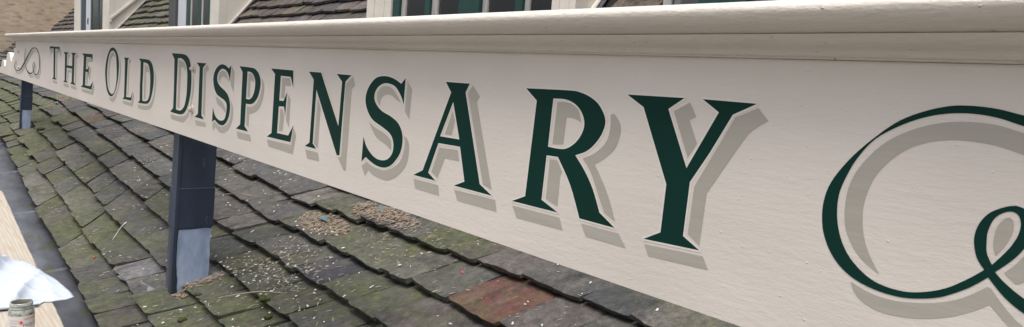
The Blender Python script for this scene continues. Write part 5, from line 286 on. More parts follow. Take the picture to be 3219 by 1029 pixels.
# ================================================================== SIGN BOARD
sign = empty('sign_board', (-4, 1.0, -.348)); tag(sign, 'long cream timber sign board lettered in dark green capitals under a moulded cornice', 'sign board')
XR = 1.6
out = [(XR, .082), (-9.862, .082), (-9.861, .004), (-10.01, .002), (-9.998, -.03), (-10.03, -.075), (-10.10, -.105), (-10.19, -.122), (-10.25, -.160), (-10.30, -.168), (-10.345, -.150), (-10.37, -.115), (-10.42, -.078), (-10.50, -.059), (-10.60, -.057), (-10.68, -.072), (-10.74, -.1), (-10.79, -.145), (-10.85, -.215), (-10.90, -.243), (-10.96, -.250), (-11.02, -.238), (-11.05, -.205), (-11.09, -.172), (-11.24, -.168), (-11.31, -.187), (-11.36, -.238), (-11.44, -.268), (-11.56, -.285), (-11.60, -.349), (XR, -.349)]
TH = .045
def prism(outl, y0, y1):
    bm = bmesh.new(); a = [bm.verts.new((x, y0, z)) for x, z in outl]; f = bm.faces.new(a)
    r = bmesh.ops.extrude_face_region(bm, geom=[f]); ext = [g for g in r['geom'] if isinstance(g, bmesh.types.BMVert)]
    for v in ext: v.co.y = y1
    bmesh.ops.triangulate(bm, faces=[q for q in bm.faces if len(q.verts) > 4]); bmesh.ops.recalc_face_normals(bm, faces=bm.faces); return bm
bm = prism(out, 1.0, 1.0+TH)
bmobj('fascia_board', bm, CREAM, sign)
prof = [(1.03, .0835), (.992, .0822), (.990, .0835), (.9905, .0852), (.986, .0862), (.9835, .0885), (.981, .0925), (.976, .0962), (.968, .0985), (.960, .1015), (.952, .1065), (.947, .1125), (.9462, .1142), (.9492, .1152), (.9462, .1162), (.942, .1168), (.934, .1190), (.926, .1225), (.919, .1275), (.9145, .1325), (.9110, .1385), (.9090, .1440), (.9100, .1492), (.9135, .1540), (.919, .1574), (.926, .1594), (.936, .1604), (.955, .1608), (1.03, .163), (1.075, .163), (1.075, .0835)]
NX = 300
V, F = [], []
for i in range(NX+1):
    t = i/NX
    for (y, z) in prof:
        xl = -9.875-(1.0-y)*1.25; x = xl+(XR-xl)*t
        k = noise.noise(Vector((x*1.6, y*9, z*9)))*.0009+noise.noise(Vector((x*7, y*20, z*20)))*.0004
        V.append((x, y+k, z+k*.6))
n = len(prof)
for i in range(NX):
    for j in range(n): F.append((i*n+j, (i+1)*n+j, (i+1)*n+(j+1) % n, i*n+(j+1) % n))
F.append(tuple(range(n))); F.append(tuple(reversed([NX*n+j for j in range(n)])))
co = obj('cornice', V, F, CREAM_C, sign, True)
bm = bmesh.new(); bm.from_mesh(co.data); bmesh.ops.recalc_face_normals(bm, faces=bm.faces); bm.to_mesh(co.data); bm.free()
co.data.set_sharp_from_angle(angle=R(38))
word = 'THEOLDDISPENSARY'
for ch, on, off, sh in LETTERS:
    V, F = region(on, off, .9992); l = obj('letter', V, F, GREEN, sign); tag(l, 'dark green painted capital letter '+ch)
    V, F = region(sh, [], .9995); obj('letter_shade', V, F, SHADE, l)
    V, F = region(rim(on[0], .0036)+(rim(off[0], .0036) if off else []), [], .99935); obj('letter_outline', V, F, CREAM_O, l)
# left flourish: one brush stroke, its shade is the same stroke thrown down and right
l_, r_ = LFLOUR; Q = quads(l_, r_); V, F = region(Q, [], .9992)
fl = obj('flourish', V, F, GREEN, sign); tag(fl, 'small dark green scrolled flourish at the far end')
off = lambda p, dx, dz: [(x+dx, z+dz) for x, z in p]
cl = [((a[0]+b[0])/2, (a[1]+b[1])/2) for a, b in zip(l_, r_)]
gl_ = [(c[0]+(a[0]-c[0])*1+(a[0]-c[0])/max(1e-5, math.dist(a, c))*.012, c[1]+(a[1]-c[1])+(a[1]-c[1])/max(1e-5, math.dist(a, c))*.012) for a, c in zip(l_, cl)]
gr_ = [(c[0]+(a[0]-c[0])*1+(a[0]-c[0])/max(1e-5, math.dist(a, c))*.012, c[1]+(a[1]-c[1])+(a[1]-c[1])/max(1e-5, math.dist(a, c))*.012) for a, c in zip(r_, cl)]
SQ = [off(q, .085, -.034) for q in Q]+[off(q, .05, -.018) for q in Q]
V, F = region(SQ, quads(gl_, gr_), .9995); obj('flourish_shade', V, F, SHADE, fl)
V, F = region(RFLOUR['green'], RFLOUR['hole'], .9992); fr = obj('flourish', V, F, GREEN, sign); tag(fr, 'large dark green looping flourish at the near end')
V, F = region(RFLOUR['shade'], [], .9995); obj('flourish_shade', V, F, SHADE, fr)
for (x, z, s) in ((-3.29, -.026, 1), (-3.302, -.214, 1), (-9.55, -.036, 1.0), (-9.53, -.219, .95)):
    bm = bmesh.new()
    bmesh.ops.create_cone(bm, cap_ends=True, segments=24, radius1=.021*s, radius2=.0195*s, depth=.004, matrix=Matrix.Translation((x, .9975, z)) @ Matrix.Rotation(R(90), 4, 'X'))
    wsh = bmobj('bolt', bm, WHITE_P, sign); tag(wsh, 'cream painted bolt washer')
    bm = bmesh.new(); bmesh.ops.create_cone(bm, cap_ends=True, segments=6, radius1=.0125*s, radius2=.0115*s, depth=.009, matrix=Matrix.Translation((x, .9895, z)) @ Matrix.Rotation(R(90), 4, 'X'))
    bmesh.ops.create_cone(bm, cap_ends=True, segments=16, radius1=.0075*s, radius2=.006*s, depth=.005, matrix=Matrix.Translation((x, .9825, z)) @ Matrix.Rotation(R(90), 4, 'X'))
    bmobj('bolt_nut', bm, WHITE_P, wsh)
# paint drips and chips on the board are part of its surface
# ================================================================== HOUSE
house = empty('house', (-10, 3, -4.5)); tag(house, 'old house roofed in mossy stone slates with cream dormers behind the sign board', 'house')
def zl(X, Y): return -1.842-.0427*max(X, -10.5)+.4327*Y
DOR = [(-19.834, -16.07), (-11.72, -9.52), (-5.571, -2.962), (-2.31, .4)]
VAL = lambda X: min(2.45, 2.45) if X > -10.5 else 2.80
def valley(X):       # where the shallow lower slope meets the steep upper one
    return (-1.842-.0427*max(X, -10.5)+3.76)/(1.28-.4327)
def zu(X, Y): return -3.76+1.28*Y
COURSE = [(.70, 0), (.88, .0), (1.06, .008), (1.255, .012), (1.45, .022), (1.65, .05), (1.865, .075), (2.085, .08), (2.31, .08), (2.53, .08), (2.76, .08), (2.99, .08)]
def cy(k, X):
    b, d = COURSE[k]; e = -.0228*(max(X, -11)+3.73) if k == 0 else 0
    base = b+(e if k == 0 else (-.016*(max(X, -11)+4) if X < -4 else d*(min(X, 0)+4)))
    return base+.010*noise.noise(Vector((X*.9, k*3.1, 0)))
NC = len(COURSE)
def skew_at(X, Y):      # the slates left of the near post are laid on the skew
    f = max(0, min(1, (-4.45-X)/.5)); g = max(0, min(1, (Y-1.25)/.2))
    return .15*(1-f)+f*(-1.6*(1-g)-.7*g)
ACC = []   # (X, Y, colour, moss)
def accent(X, Y, c, moss=0): ACC.append((X, Y, c, moss))
accent(-2.02, 1.86, lin(108, 66, 60), .15); accent(-8.78, 1.60, lin(92, 68, 62), .1); accent(-3.0, 1.60, lin(64, 64, 70), -.7)
accent(-4.05, .97, lin(122, 120, 122), -.5); accent(-3.95, 1.15, lin(132, 130, 130), -.5); pass
PAL_L = [lin(94, 93, 92), lin(86, 85, 84), lin(100, 95, 90), lin(90, 84, 82), lin(76, 77, 79), lin(108, 104, 99), lin(90, 89, 84)]
PAL_U = [lin(98, 88, 84), lin(88, 80, 78), lin(104, 95, 88), lin(92, 80, 80), lin(80, 78, 82), lin(104, 92, 80), lin(90, 84, 76)]
def slates(courses, surf, yedge, x0, x1, wrange, pal, th, mossf, res, seed, skip=None, extra=1.55, gapf=2.15):
    rnd = random.Random(seed); V, F, COL = [], [], []
    for k in range(courses):
        x = x0(k)+rnd.uniform(-.2, 0); xe = x1(k)
        while x < xe:
            w_ = rnd.uniform(*wrange)*(1.45 if surf is SL and x < -4.6 else 1); xa, xb = x+.002, x+w_-.003-rnd.random()*.004-(.006 if surf is SL and x > -4.4 else 0); xm = (xa+xb)/2; x += w_
            if skip and skip(xa, xb, k): continue
            nx, ny = res(xm); tk = 1+.25*max(0, min(1, (x+4.6)/1.2)) if surf is SL else 1
            ya = yedge(k, xm); g = yedge(k+1, xm)-ya; L = g*extra
            lift = rnd.uniform(0, .008)*(2.2 if rnd.random() < .12 else 1); roll = rnd.uniform(-.007, .007); dy = rnd.uniform(-.009, .009)-(.02 if rnd.random() < .12 else 0); skew = rnd.uniform(-.012, .012)
            col = list(rnd.choice(pal)); br = rnd.uniform(.75, 1.2); col = [c*br for c in col[:3]]; ms = mossf(xm, ya)+rnd.uniform(-.16, .16)
            for (ax, ay, ac, am) in ACC:
                if xa <= ax < xb and ya <= ay < ya+g and surf is SL: col = list(ac[:3]); ms = am
            t = th*rnd.uniform(.85, 1.2)*tk; so = rnd.random()*100
            cut = rnd.random()
            i0 = len(V)
            for lay in (0, 1):
                for j in range(ny+1):
                    v = j/ny
                    for i in range(nx+1):
                        u = i/nx; X = xa+(xb-xa)*u
                        if j == 0:
                            e = .006*noise.noise(Vector((X*12, so, 0)))+.007*noise.noise(Vector((X*50, so, 3)))
                            cc = min(u, 1-u); e += (.010*max(0, 1-cc*12))*(1 if (cut < .3) == (u < .5) else .2)
                            Y = ya+dy+e+skew*(u-.5)
                        else: Y = ya+dy+skew*(u-.5)+L*v
                        d = (Y-ya)/g; h = (th*gapf*tk)*(1-d)+lift*(1-v)+roll*(u-.5)*2*(1-v)
                        z = surf(X, Y)+h
                        if lay == 0:
                            z += t+.0055*noise.noise(Vector((X*9, Y*9, so)))+.0032*noise.noise(Vector((X*30, Y*30, so)))
                            if min(u, 1-u) < 1e-6 or j == 0: z -= .0035
                        else: pass
                        if lay == 1 and j == 0: Y += .010+.012*abs(noise.noise(Vector((X*60, so, 5)))); z -= .004*abs(noise.noise(Vector((X*80, so, 8))))
                        XX = X+(skew_at(X, ya)*(Y-ya) if surf is SL else 0)+(.004*noise.noise(Vector((Y*16, so, 7))) if i in (0, nx) else 0)
                        V.append((XX, Y, z))
            m_ = (nx+1)*(ny+1); a = lambda i, j, l: i0+l*m_+j*(nx+1)+i
            nf = len(F)
            for j in range(ny):
                for i in range(nx):
                    F.append((a(i, j, 0), a(i+1, j, 0), a(i+1, j+1, 0), a(i, j+1, 0)))
            for i in range(nx): F.append((a(i, 0, 1), a(i+1, 0, 1), a(i+1, 0, 0), a(i, 0, 0)))
            for j in range(ny):
                F.append((a(0, j, 1), a(0, j, 0), a(0, j+1, 0), a(0, j+1, 1))); F.append((a(nx, j, 0), a(nx, j, 1), a(nx, j+1, 1), a(nx, j+1, 0)))
            F.append((a(0, 0, 1), a(0, ny, 1), a(nx, ny, 1), a(nx, 0, 1)))
            COL += [(*col, ms)]*(len(F)-nf)
    return V, F, COL
def slate_obj(name, dat, m, parent):
    V, F, COL = dat; me = bpy.data.meshes.new(name); me.from_pydata(V, [], F); me.update()
    at = me.color_attributes.new('col', 'FLOAT_COLOR', 'CORNER'); buf = []
    for p, c in zip(me.polygons, COL): buf += list(c)*p.loop_total
    at.data.foreach_set('color', buf)
    return link(name, me, m, parent)
SL = zl
def moss_low(X, Y):
    m_ = .06
    if X < -3.9 and Y > 1.35: m_ -= .20*min(1, (Y-1.35)/.25)          # drier slates high up beyond the post
    if X < -8: m_ += .16
    if Y < 1.3: m_ += .12
    if X > -2.2: m_ -= .06
    return m_
resf = lambda x: (10, 9) if x > -6.5 else ((5, 4) if x > -11 else (2, 2))
lowd = slates(NC-1, zl, cy, lambda k: -30.8, lambda k: 1.6, (.20, .37), PAL_L, .018, moss_low, resf, 5,
              skip=lambda a, b, k: cy(k, (a+b)/2) > valley((a+b)/2)+.05)
low = slate_obj('lower_roof_slope', lowd, TILE, house); tag(low, 'shallow slope of mossy green and grey stone slates')
yu = lambda k, X: 2.36+.105*k+.006*noise.noise(Vector((X, k*2.3, 5)))
def inD(a, b, k):
    Y = yu(k, (a+b)/2); mid = (a+b)/2
    if Y < valley(mid)-.12: return True
    return any(a < d1-.02 and b > d0+.02 and Y > 3.10 for d0, d1 in DOR)
upd = slates(25, zu, yu, lambda k: -30.65 if 2.36+.105*k < 3.12 else -25.1+.02*(k-7), lambda k: 1.6, (.24, .40), PAL_U, .024, lambda X, Y: (.5 if -16.5 < X < -11.5 else .0), lambda x: (3, 2), 9, skip=inD)
up = slate_obj('upper_roof_slope', upd, TILE_U, house); tag(up, 'steep slope of purple brown stone slates between the dormers')
# underlay (boarding beneath the slates)
V, F = [], []
def strip(xa, xb, fz, ya, yb, th=.03):
    i = len(V); n_ = 8
    for a in range(n_+1):
        x = xa+(xb-xa)*a/n_
        for y in (ya(x), yb(x)):
            V.append((x, y, fz(x, y)-.004)); V.append((x, y, fz(x, y)-th))
    for a in range(n_):
        b = i+a*4; F.append((b, b+4, b+6, b+2)); F.append((b+1, b+3, b+7, b+5)); F.append((b, b+1, b+5, b+4)); F.append((b+2, b+6, b+7, b+3))
    F.append((i, i+2, i+3, i+1)); F.append((i+n_*4, i+n_*4+1, i+n_*4+3, i+n_*4+2))
for xa, xb in ((-30.8, -20), (-20, -10.5), (-10.5, 1.6)): strip(xa, xb, zl, lambda x: cy(0, x)+.03, valley)
xs = [-30.65]
strip(-30.65, -25.1, zu, lambda x: valley(x), lambda x: 3.12)
for a, b in ((-25.1, DOR[0][0]), (DOR[0][1], DOR[1][0]), (DOR[1][1], DOR[2][0]), (DOR[2][1], DOR[3][0]), (DOR[3][1], 1.6)): strip(a, b, zu, lambda x: valley(x), lambda x: 5.05)
for a, b in DOR: strip(a, b, zu, lambda x: valley(x), lambda x: 3.19)
obj('roof_boarding', V, F, UNDER, house)
# lead gutter and the wall under it
V, F = [], []
NL = 60
def sag(x, j): return .006*noise.noise(Vector((x*2, j*1.7, 0)))
for i in range(NL+1):
    x = -30.8+i*(32.4/NL); e = cy(0, x)
    for j, (dy, dz) in enumerate(((-.62, .10), (-.60, .10), (-.56, -.035), (-.30, -.05), (-.08, -.052), (.09, -.032))):
        V.append((x, e+dy, zl(x, e)+dz+sag(x, j)))
for i in range(NL):
    for j in range(5): F.append((i*6+j, (i+1)*6+j, (i+1)*6+j+1, i*6+j+1))
lg = obj('lead_gutter', V, F, LEAD, house, True)
so_ = lg.modifiers.new('solid', 'SOLIDIFY'); so_.thickness = .008; so_.offset = -1
for x in (-1.2, -2.05, -2.9, -3.78, -4.9, -6.4, -8.0, -9.6, -12):      # welted seams across the lead
    V, F = [], []
    for a_, up_ in ((-.01, -.004), (0, .008), (.02, .010), (.034, -.004)):
        e = cy(0, x+a_)
        for j, (dy, dz) in enumerate(((-.56, -.035), (-.30, -.05), (-.08, -.052), (.09, -.032))): V.append((x+a_, e+dy, zl(x, e)+dz+up_+sag(x, j+2)))
    for q in range(3):
        for j in range(3): F.append((q*4+j, q*4+4+j, q*4+5+j, q*4+1+j))
    obj('gutter_seam', V, F, LEAD, house, True)
V = []; F = []
bm = bmesh.new()
for a, b in ((-30.8, -20), (-20, -10.5), (-10.5, 1.6)):
    r = bmesh.ops.create_cube(bm, size=1)
    for v in r['verts']:
        X = a if v.co.x < 0 else b; e = cy(0, X); Y = e-.58 if v.co.y < 0 else e-.25
        v.co = Vector((X, Y, (zl(X, cy(0, X))-.07) if v.co.z > 0 else -4.5))
bmobj('house_wall', bm, RENDER_W, house)
# gables and back so that the roof is not an open shell
def gable(x):
    e = cy(0, x); vv = valley(x); top = 5.0 if x > -26 else 3.1
    return [(x, e-.25, -4.5), (x, e, zl(x, e)-.03), (x, vv, zl(x, vv)-.03), (x, top, zu(x, top)-.03), (x, top+2.5, (zu(x, top)-.03) if x > -26 else 0), (x, top+2.5, -4.5)]
for x in (-30.7, 1.5):
    p = gable(x); V = p+[(a+.12, b, c) for a, b, c in p]; nn = len(p)
    F = [tuple(range(nn)), tuple(reversed(range(nn, 2*nn)))]+[(i, (i+1) % nn, nn+(i+1) % nn, nn+i) for i in range(nn)]
    obj('gable_wall', V, F, RENDER_W, house)
# ------------------------------------------------------------------ dormers
def dormer(i, x0, x1, spec, h=2.1, label=None):
    d = empty('dormer', (x0, 3.2, .3), house); tag(d, label)
    YF = 3.2; z0 = .18; q_ = (.12, .30, 1, 1)[i]      # the far sashes are slimmer
    # side walls (cheeks), back, top
    boxo('side_wall', (x0, x0+.06, YF+.09, 5.4, z0, h), CREAM_D, d)
    boxo('side_wall', (x1-.06, x1, YF+.09, 5.4, z0, h), CREAM_D, d)
    boxo('inner_room', [(x0+.07, x1-.07, 5.3, 5.39, z0, h-.01), (x0+.07, x1-.07, YF+.1, 5.3, z0-.05, z0+.02), (x0+.065, x0+.075, YF+.1, 5.3, z0+.02, h-.01), (x1-.075, x1-.065, YF+.1, 5.3, z0+.02, h-.01)], ROOM, d, 0)
    boxo('dormer_roof', (x0-.08, x1+.08, YF-.12, 5.5, h, h+.10), LEAD, d)
    # raking trims on the near cheek, following the roof slope
    def rake(off, wd, proud, m, nm):
        ya, yb = 3.28, 4.95; nrm = math.hypot(1, 1.28)
        bm = bmesh.new(); r = bmesh.ops.create_cube(bm, size=1)
        for v in r['verts']:
            Y = ya if v.co.y < 0 else yb; Z = -3.76+1.28*Y+off+(wd*nrm if v.co.z > 0 else 0)
            if Z > h-.02: Y = (h-.02-off-(wd*nrm if v.co.z > 0 else 0)+3.76)/1.28; Z = h-.02
            v.co = Vector((x1+.001 if v.co.x < 0 else x1+proud, Y, Z))
        es = [e for e in bm.edges]; bmesh.ops.bevel(bm, geom=es, offset=.006, segments=2, affect='EDGES')
        return bmobj(nm, bm, m, d)
    rake(.055, .022, .035, CREAM_D, 'cheek_trim')
    rake(.033, .012, .06, LEAD, 'cheek_flashing')
    for (kind, a, b, yy) in spec:
        if kind == 'cream':
            boxo('frame_post', (a, b, YF-.03, YF+.09, z0, h), CREAM_D, d, .008)
            wv = b-a
            boxo('post_moulding', (a+wv*.28, a+wv*.36, YF-.045, YF-.028, z0, h), CREAM_D, d, .004)
            boxo('post_moulding', (a+wv*.70, a+wv*.76, YF-.04, YF-.028, z0, h), CREAM_D, d, .004)
        elif kind == 'plain': boxo('frame_post', (a, b, YF-.02, YF+.09, z0, h), CREAM_D, d, .006)
        elif kind == 'jamb': boxo('jamb_or_gap_shade', (a, b, YF-.05, YF+.085, z0, h), JAMB, d, .004)
        elif kind == 'darkgap': boxo('jamb_or_gap_shade', (a, b, YF+.0, YF+.085, z0, h), SLATE_BLUE, d, .003)  # dark slab paints the shade of the open casement gap
        elif kind == 'leaf': boxo('casement_edge', (a, b, YF-.035*q_, YF+.05*q_, z0, h), LIGHT_GREY, d, .003)
        elif kind == 'green': boxo('sash_bar', (a, b, YF-.012*q_+yy, YF+.045*q_, z0, h), WGREEN, d, .005*q_)
        elif kind == 'strip': boxo('glazing_strip', (a, b, YF+.012*q_, YF+.05*q_, z0, h), GREY_TRIM, d, .004*q_)
        elif kind == 'glass': boxo('window_pane', (a, b, YF+.030*q_, YF+.030*q_+.005*q_, z0, h), GLASS, d, 0)
        elif kind == 'pane_reflection': boxo('pane_reflection_panel', [(a+(b-a)*q/9, a+(b-a)*(q+1)/9-.001, YF+.05*q_+.004+.003*(q % 2), YF+.05*q_+.008+.003*(q % 2), z0, h) for q in range(9)], yy, d, .004)  # pale panels added behind the glass to stand in for its sky reflection
        elif kind == 'hbar': boxo('cross_bar', (a, b, YF-.004*q_, YF+.042*q_, yy, yy+.035), WGREEN, d, .003*q_)
    return d
K = 3.2
def px(x): return 3.2*(.913-3890/(x+312+.0))     # calibrated station along the dormer fronts
dormer(0, -19.834, -16.07, [('plain', -19.83, -19.07, 0), ('darkgap', -19.07, -18.47, 0), ('leaf', -18.47, -17.97, 0), ('green', -17.97, -17.79, 0), ('glass', -17.79, -17.22, 0), ('green', -17.22, -17.09, 0), ('glass', -17.09, -16.70, 0), ('green', -16.70, -16.64, 0), ('plain', -16.64, -16.07, 0), ('hbar', -17.97, -16.66, .80), ('pane_reflection', -18.4, -16.66, CURTAIN)], label='far cream dormer with a part open casement')
boxo('cheek_trim', (-16.069, -16.03, 3.2, 3.23, .70, .80), CREAM_D, house, .003)
bm = bmesh.new(); r = bmesh.ops.create_cube(bm, size=1)
for v in r['verts']:
    Y = 3.235 if v.co.y < 0 else 4.2; v.co = Vector((-16.069 if v.co.x < 0 else -16.03, Y, .76+1.03*(Y-3.23)+(.05 if v.co.z > 0 else 0)))
bmobj('cheek_trim', bm, CREAM_D, house)
dormer(1, -11.72, -9.52, [('jamb', -11.72, -11.37, 0), ('leaf', -11.37, -10.98, 0), ('green', -10.98, -10.81, 0), ('strip', -10.81, -10.74, 0), ('glass', -10.74, -10.47, 0), ('green', -10.47, -10.31, 0), ('strip', -10.31, -10.24, 0), ('glass', -10.24, -9.99, 0), ('green', -9.99, -9.87, -.01), ('plain', -9.87, -9.52, 0), ('pane_reflection', -10.8, -9.9, REFLECT_GREY)], label='middle cream dormer with a narrow green sash window')
dormer(2, -5.571, -2.962, [('cream', -5.571, -5.16, 0), ('green', -5.155, -5.048, 0), ('strip', -5.048, -4.99, 0), ('glass', -4.99, -4.663, 0), ('green', -4.663, -4.595, 0), ('strip', -4.595, -4.52, 0), ('glass', -4.52, -4.196, 0), ('green', -4.196, -3.943, -.008), ('strip', -3.943, -3.889, 0), ('glass', -3.889, -3.555, 0), ('green', -3.555, -3.479, 0), ('strip', -3.479, -3.434, 0), ('glass', -3.434, -3.176, 0), ('cream', -3.176, -2.962, 0)], label='near cream dormer with a wide green three part window')
dormer(3, -2.322, .4, [('strip', -2.322, -2.27, 0), ('glass', -2.27, -2.073, 0), ('green', -2.073, -1.80, 0), ('glass', -1.80, -1.2, 0), ('green', -1.2, -1.1, 0), ('glass', -1.1, -.2, 0), ('cream', -.2, .4, 0)], label='nearest dormer of which only the green sash foot shows')
# screws / catches on the open casements
for (x, z, s, nm) in ((-18.2, .76, .06, 'window_catch'), (-11.1, 1.12, .05, 'window_catch'), (-11.55, .86, .022, 'screw_head')):
    bm = bmesh.new(); bmesh.ops.create_icosphere(bm, subdivisions=2, radius=s, matrix=Matrix.Translation((x, 3.19, z)) @ Matrix.Diagonal((.6, .3, 1.4, 1)))
    bmobj(nm, bm, LIGHT_GREY if nm == 'screw_head' else JAMB, house, True)
# things standing inside the windows, and yellow shapes standing in for a reflection
boxo_s = boxo('folding_screen', (-4.98, -4.75, 3.40, 3.42, .2, 1.9), SHELF_OLIVE, None, .003); tag(boxo_s, 'plain olive screen standing behind the left pane of the wide dormer window', 'screen')
def blossom(name, c, rad, n, m, seed, label, cat):
    rnd = random.Random(seed); bm = bmesh.new()
    for i in range(n):
        d = Vector((rnd.uniform(-1, 1), rnd.uniform(-1, 1), rnd.uniform(-1, 1))).normalized()
        q = d.to_track_quat('Z', 'Y').to_matrix().to_4x4(); L = rad*rnd.uniform(.7, 1.1)
        bmesh.ops.create_icosphere(bm, subdivisions=2, radius=1, matrix=Matrix.Translation(Vector(c)+d*L*.55) @ q @ Matrix.Diagonal((L*.22, L*.07, L*.52, 1)))
    return tag(bmobj(name, bm, m, None, True), label, cat)
WHITE_F = Mat('white_petal', lin(206, 206, 200), .7).m; YEL = Mat('yellow_green_reflection', lin(150, 140, 30), .7).m
POT = Mat('dark_pot_glaze', lin(60, 62, 60), .4).m
f1 = blossom('flower_or_reflection', (-3.80, 3.36, .68), .17, 34, WHITE_F, 3, 'bunch of white petalled flowers behind the right pane of the wide dormer window', 'flowers')
V, F = lathe([(.0, -.46), (.06, -.46), (.075, -.3), (.05, -.12), (.06, -.06), (.05, -.06), (.04, -.12), (0, -.14)], (-3.80, 3.36, .68)); obj('vase', V, F, POT, f1, True)
f2 = blossom('flower_or_reflection', (-4.72, 3.40, .80), .13, 26, YEL, 4, 'yellow green bunch standing in for a reflection in the wide window left pane', 'flowers')  # bunch and vase added in place of a yellow reflection on the glass
V, F = lathe([(.0, -.6), (.07, -.6), (.08, -.4), (.05, -.1), (.06, -.06), (.05, -.06), (.04, -.12), (0, -.14)], (-4.72, 3.40, .80)); obj('vase', V, F, POT, f2, True)
f3 = blossom('flower_or_reflection', (-4.30, 3.40, .80), .14, 26, YEL, 6, 'yellow green bunch standing in for a reflection in the middle pane', 'flowers')  # second added shape for the yellow reflection
V, F = lathe([(.0, -.6), (.07, -.6), (.08, -.4), (.05, -.1), (.06, -.06), (.05, -.06), (.04, -.12), (0, -.14)], (-4.30, 3.40, .80)); obj('vase', V, F, POT, f3, True)
# ================================================================== NEIGHBOURING BRICK HOUSE
bh = empty('brick_house', (-33, 4, -4.5)); tag(bh, 'yellow brown brick house wall rising behind the far end of the roof', 'house')
boxo('wall', (-39, -31.2, 1.6, 16, -4.5, 9), BRICK, bh, 0)
boxo('roof', [(-39.3, -30.9, 1.3, 16.3, 9.002, 9.3), (-38.5, -31.8, 2.1, 15.5, 9.302, 10.2)], RENDER_W, bh, .05)
# ================================================================== GROUND
g = obj('ground', [(-150, -150, -4.5), (150, -150, -4.5), (150, 150, -4.5), (-150, 150, -4.5)], [(0, 1, 2, 3)], GROUND); tag(g, kind='structure')
# ================================================================== POSTS
def post(x, y0, y1, xt, zt, zm, zp, lean, label, sc=1):
    """x: near (right) face; leans back slightly towards the top"""
    r = empty('support_post', (x, (y0+y1)/2, zl(x, y0))); tag(r, label, 'post', 'posts carrying the sign board')
    zb = zl(x, y0)-.02
    def slab(name, a0, a1, b0, b1, za, zc, m, bev=.004, parent=r, seg=10, wob=.002):
        bm = bmesh.new(); rr = bmesh.ops.create_cube(bm, size=1)
        for v in rr['verts']:
            z = za if v.co.z < 0 else zc; k = (z-zb)*lean
            v.co = Vector(((a0 if v.co.x < 0 else a1), (b0 if v.co.y < 0 else b1)+k, z))
        bmesh.ops.bevel(bm, geom=list(bm.edges), offset=bev, segments=2, affect='EDGES'); 
        return bmobj(name, bm, m, parent)
    slab('post_body', x-xt, x, y0, y1, zb-.04, zt, DARK_GREY, .004)
    u = slab('upper_cladding', x-xt+.02, x+.004, y0-.004, y1+.003, zm, zt, SLATE_BLUE, .003)
    v_ = slab('middle_cladding', x-xt+.012, x+.008, y0-.008, y1+.006, zp, zm-.002, SLATE_BLUE2, .003)
    slab('seam_lip', x-xt+.008, x+.010, y0-.009, y1+.007, zm-.006, zm+.001, SEAM, .002)
    # pale undercoat patch with a brushed, uneven outline on the wide face
    N = 22; V = []; F = []
    for i in range(N+1):
        t = i/N; z = zb+.03+(zp-zb-.034)*t; k = (z-zb)*lean
        a = y0+.008*sc+.014*sc*(.5+.5*math.sin(t*5.2+1.1))*(1-.5*t)+.006*noise.noise(Vector((t*9, 1, 0))); b = y1-.002-.004*noise.noise(Vector((t*6, 5, 0)))
        for q in range(7): V.append((x+.0035, a+(b-a)*q/6+k, z+(.006*noise.noise(Vector((q*.9, 3, 0))) if i == N else 0)))
    for i in range(N):
        for q in range(6): F.append((i*7+q, i*7+q+1, (i+1)*7+q+1, (i+1)*7+q))
    obj('painted_patch', V, F, PALE_BLUE, r)
    bm = bmesh.new()      # timber bracket carrying the board
    box(bm, x-xt+.01, x-.01, 1.046, y1+.06, -.33, -.27, .003); box(bm, x-xt+.012, x-.012, y1-.02, y1+.02, -.30, .02, .003); 
    bmobj('bracket', bm, DARK_GREY, r)
    # narrow cover strip down the front edge
    slab('edge_strip', x-.040*sc, x+.011, y0-.012, y0+.004, zb, zt, SLATE_BLUE, .002)
    return r
post(-3.633, 1.03, 1.205, .13, -.335, -.645, -.86, .025, 'large dark blue post with a pale blue patch under the largest D')
post(-9.70, 1.03, 1.125, .13, -.335, -.55, -.712, .04, 'small far dark post with a pale blue patch under the small scrolled flourish', .6)
# ================================================================== SCAFFOLD PLANK, RAG, JAR
ZP = -.80
ed = lambda X: .346-.028*(X+2.24)
bm = bmesh.new(); N = 90; V = []; F = []
XA, XB = -4.72, -.9
for i in range(N+1):
    X = XA+(XB-XA)*i/N; e = ed(X)+.0022*noise.noise(Vector((X*6, 0, 0)))+.002*noise.noise(Vector((X*25, 0, 0)))-(.05*max(0, 1-i/3.)**2)
    for (y, z) in ((e, ZP-.004), (e-.004, ZP), (e-.222, ZP), (e-.225, ZP-.004), (e-.225, ZP-.038), (e, ZP-.038)): V.append((X, y, z+.001*noise.noise(Vector((X*2, y*8, 1)))))
for i in range(N):
    for j in range(6): F.append((i*6+j, i*6+(j+1) % 6, (i+1)*6+(j+1) % 6, (i+1)*6+j))
F.append((5, 4, 3, 2, 1, 0)); F.append(tuple(N*6+j for j in range(6)))
pk = obj('scaffold_plank', V, F, WOOD); bm = bmesh.new(); bm.from_mesh(pk.data); bmesh.ops.recalc_face_normals(bm, faces=bm.faces); bm.to_mesh(pk.data); bm.free()
tag(pk, 'pale wooden scaffold plank beside the lead gutter', 'plank')
S = 8/7
OUT = [(-2.78, .17), (-2.687, .233), (-2.665, .243), (-2.673, .265), (-2.652, .292), (-2.601, .308), (-2.555, .315), (-2.477, .326), (-2.401, .345), (-2.323, .354), (-2.26, .361), (-2.207, .362), (-2.185, .341), (-2.176, .309), (-2.186, .288), (-2.153, .263), (-2.144, .24), (-2.150, .213), (-2.169, .188), (-2.2, .13), (-2.6, .11)]
OUT = [(x*S, y*S) for x, y in OUT]
def dist_poly(p):
    d = 9
    for i in range(len(OUT)):
        a = Vector(OUT[i]); b = Vector(OUT[(i+1) % len(OUT)]); ab = b-a; t = max(0, min(1, (Vector(p)-a).dot(ab)/ab.length_squared)); d = min(d, (Vector(p)-a-ab*t).length)
    return d
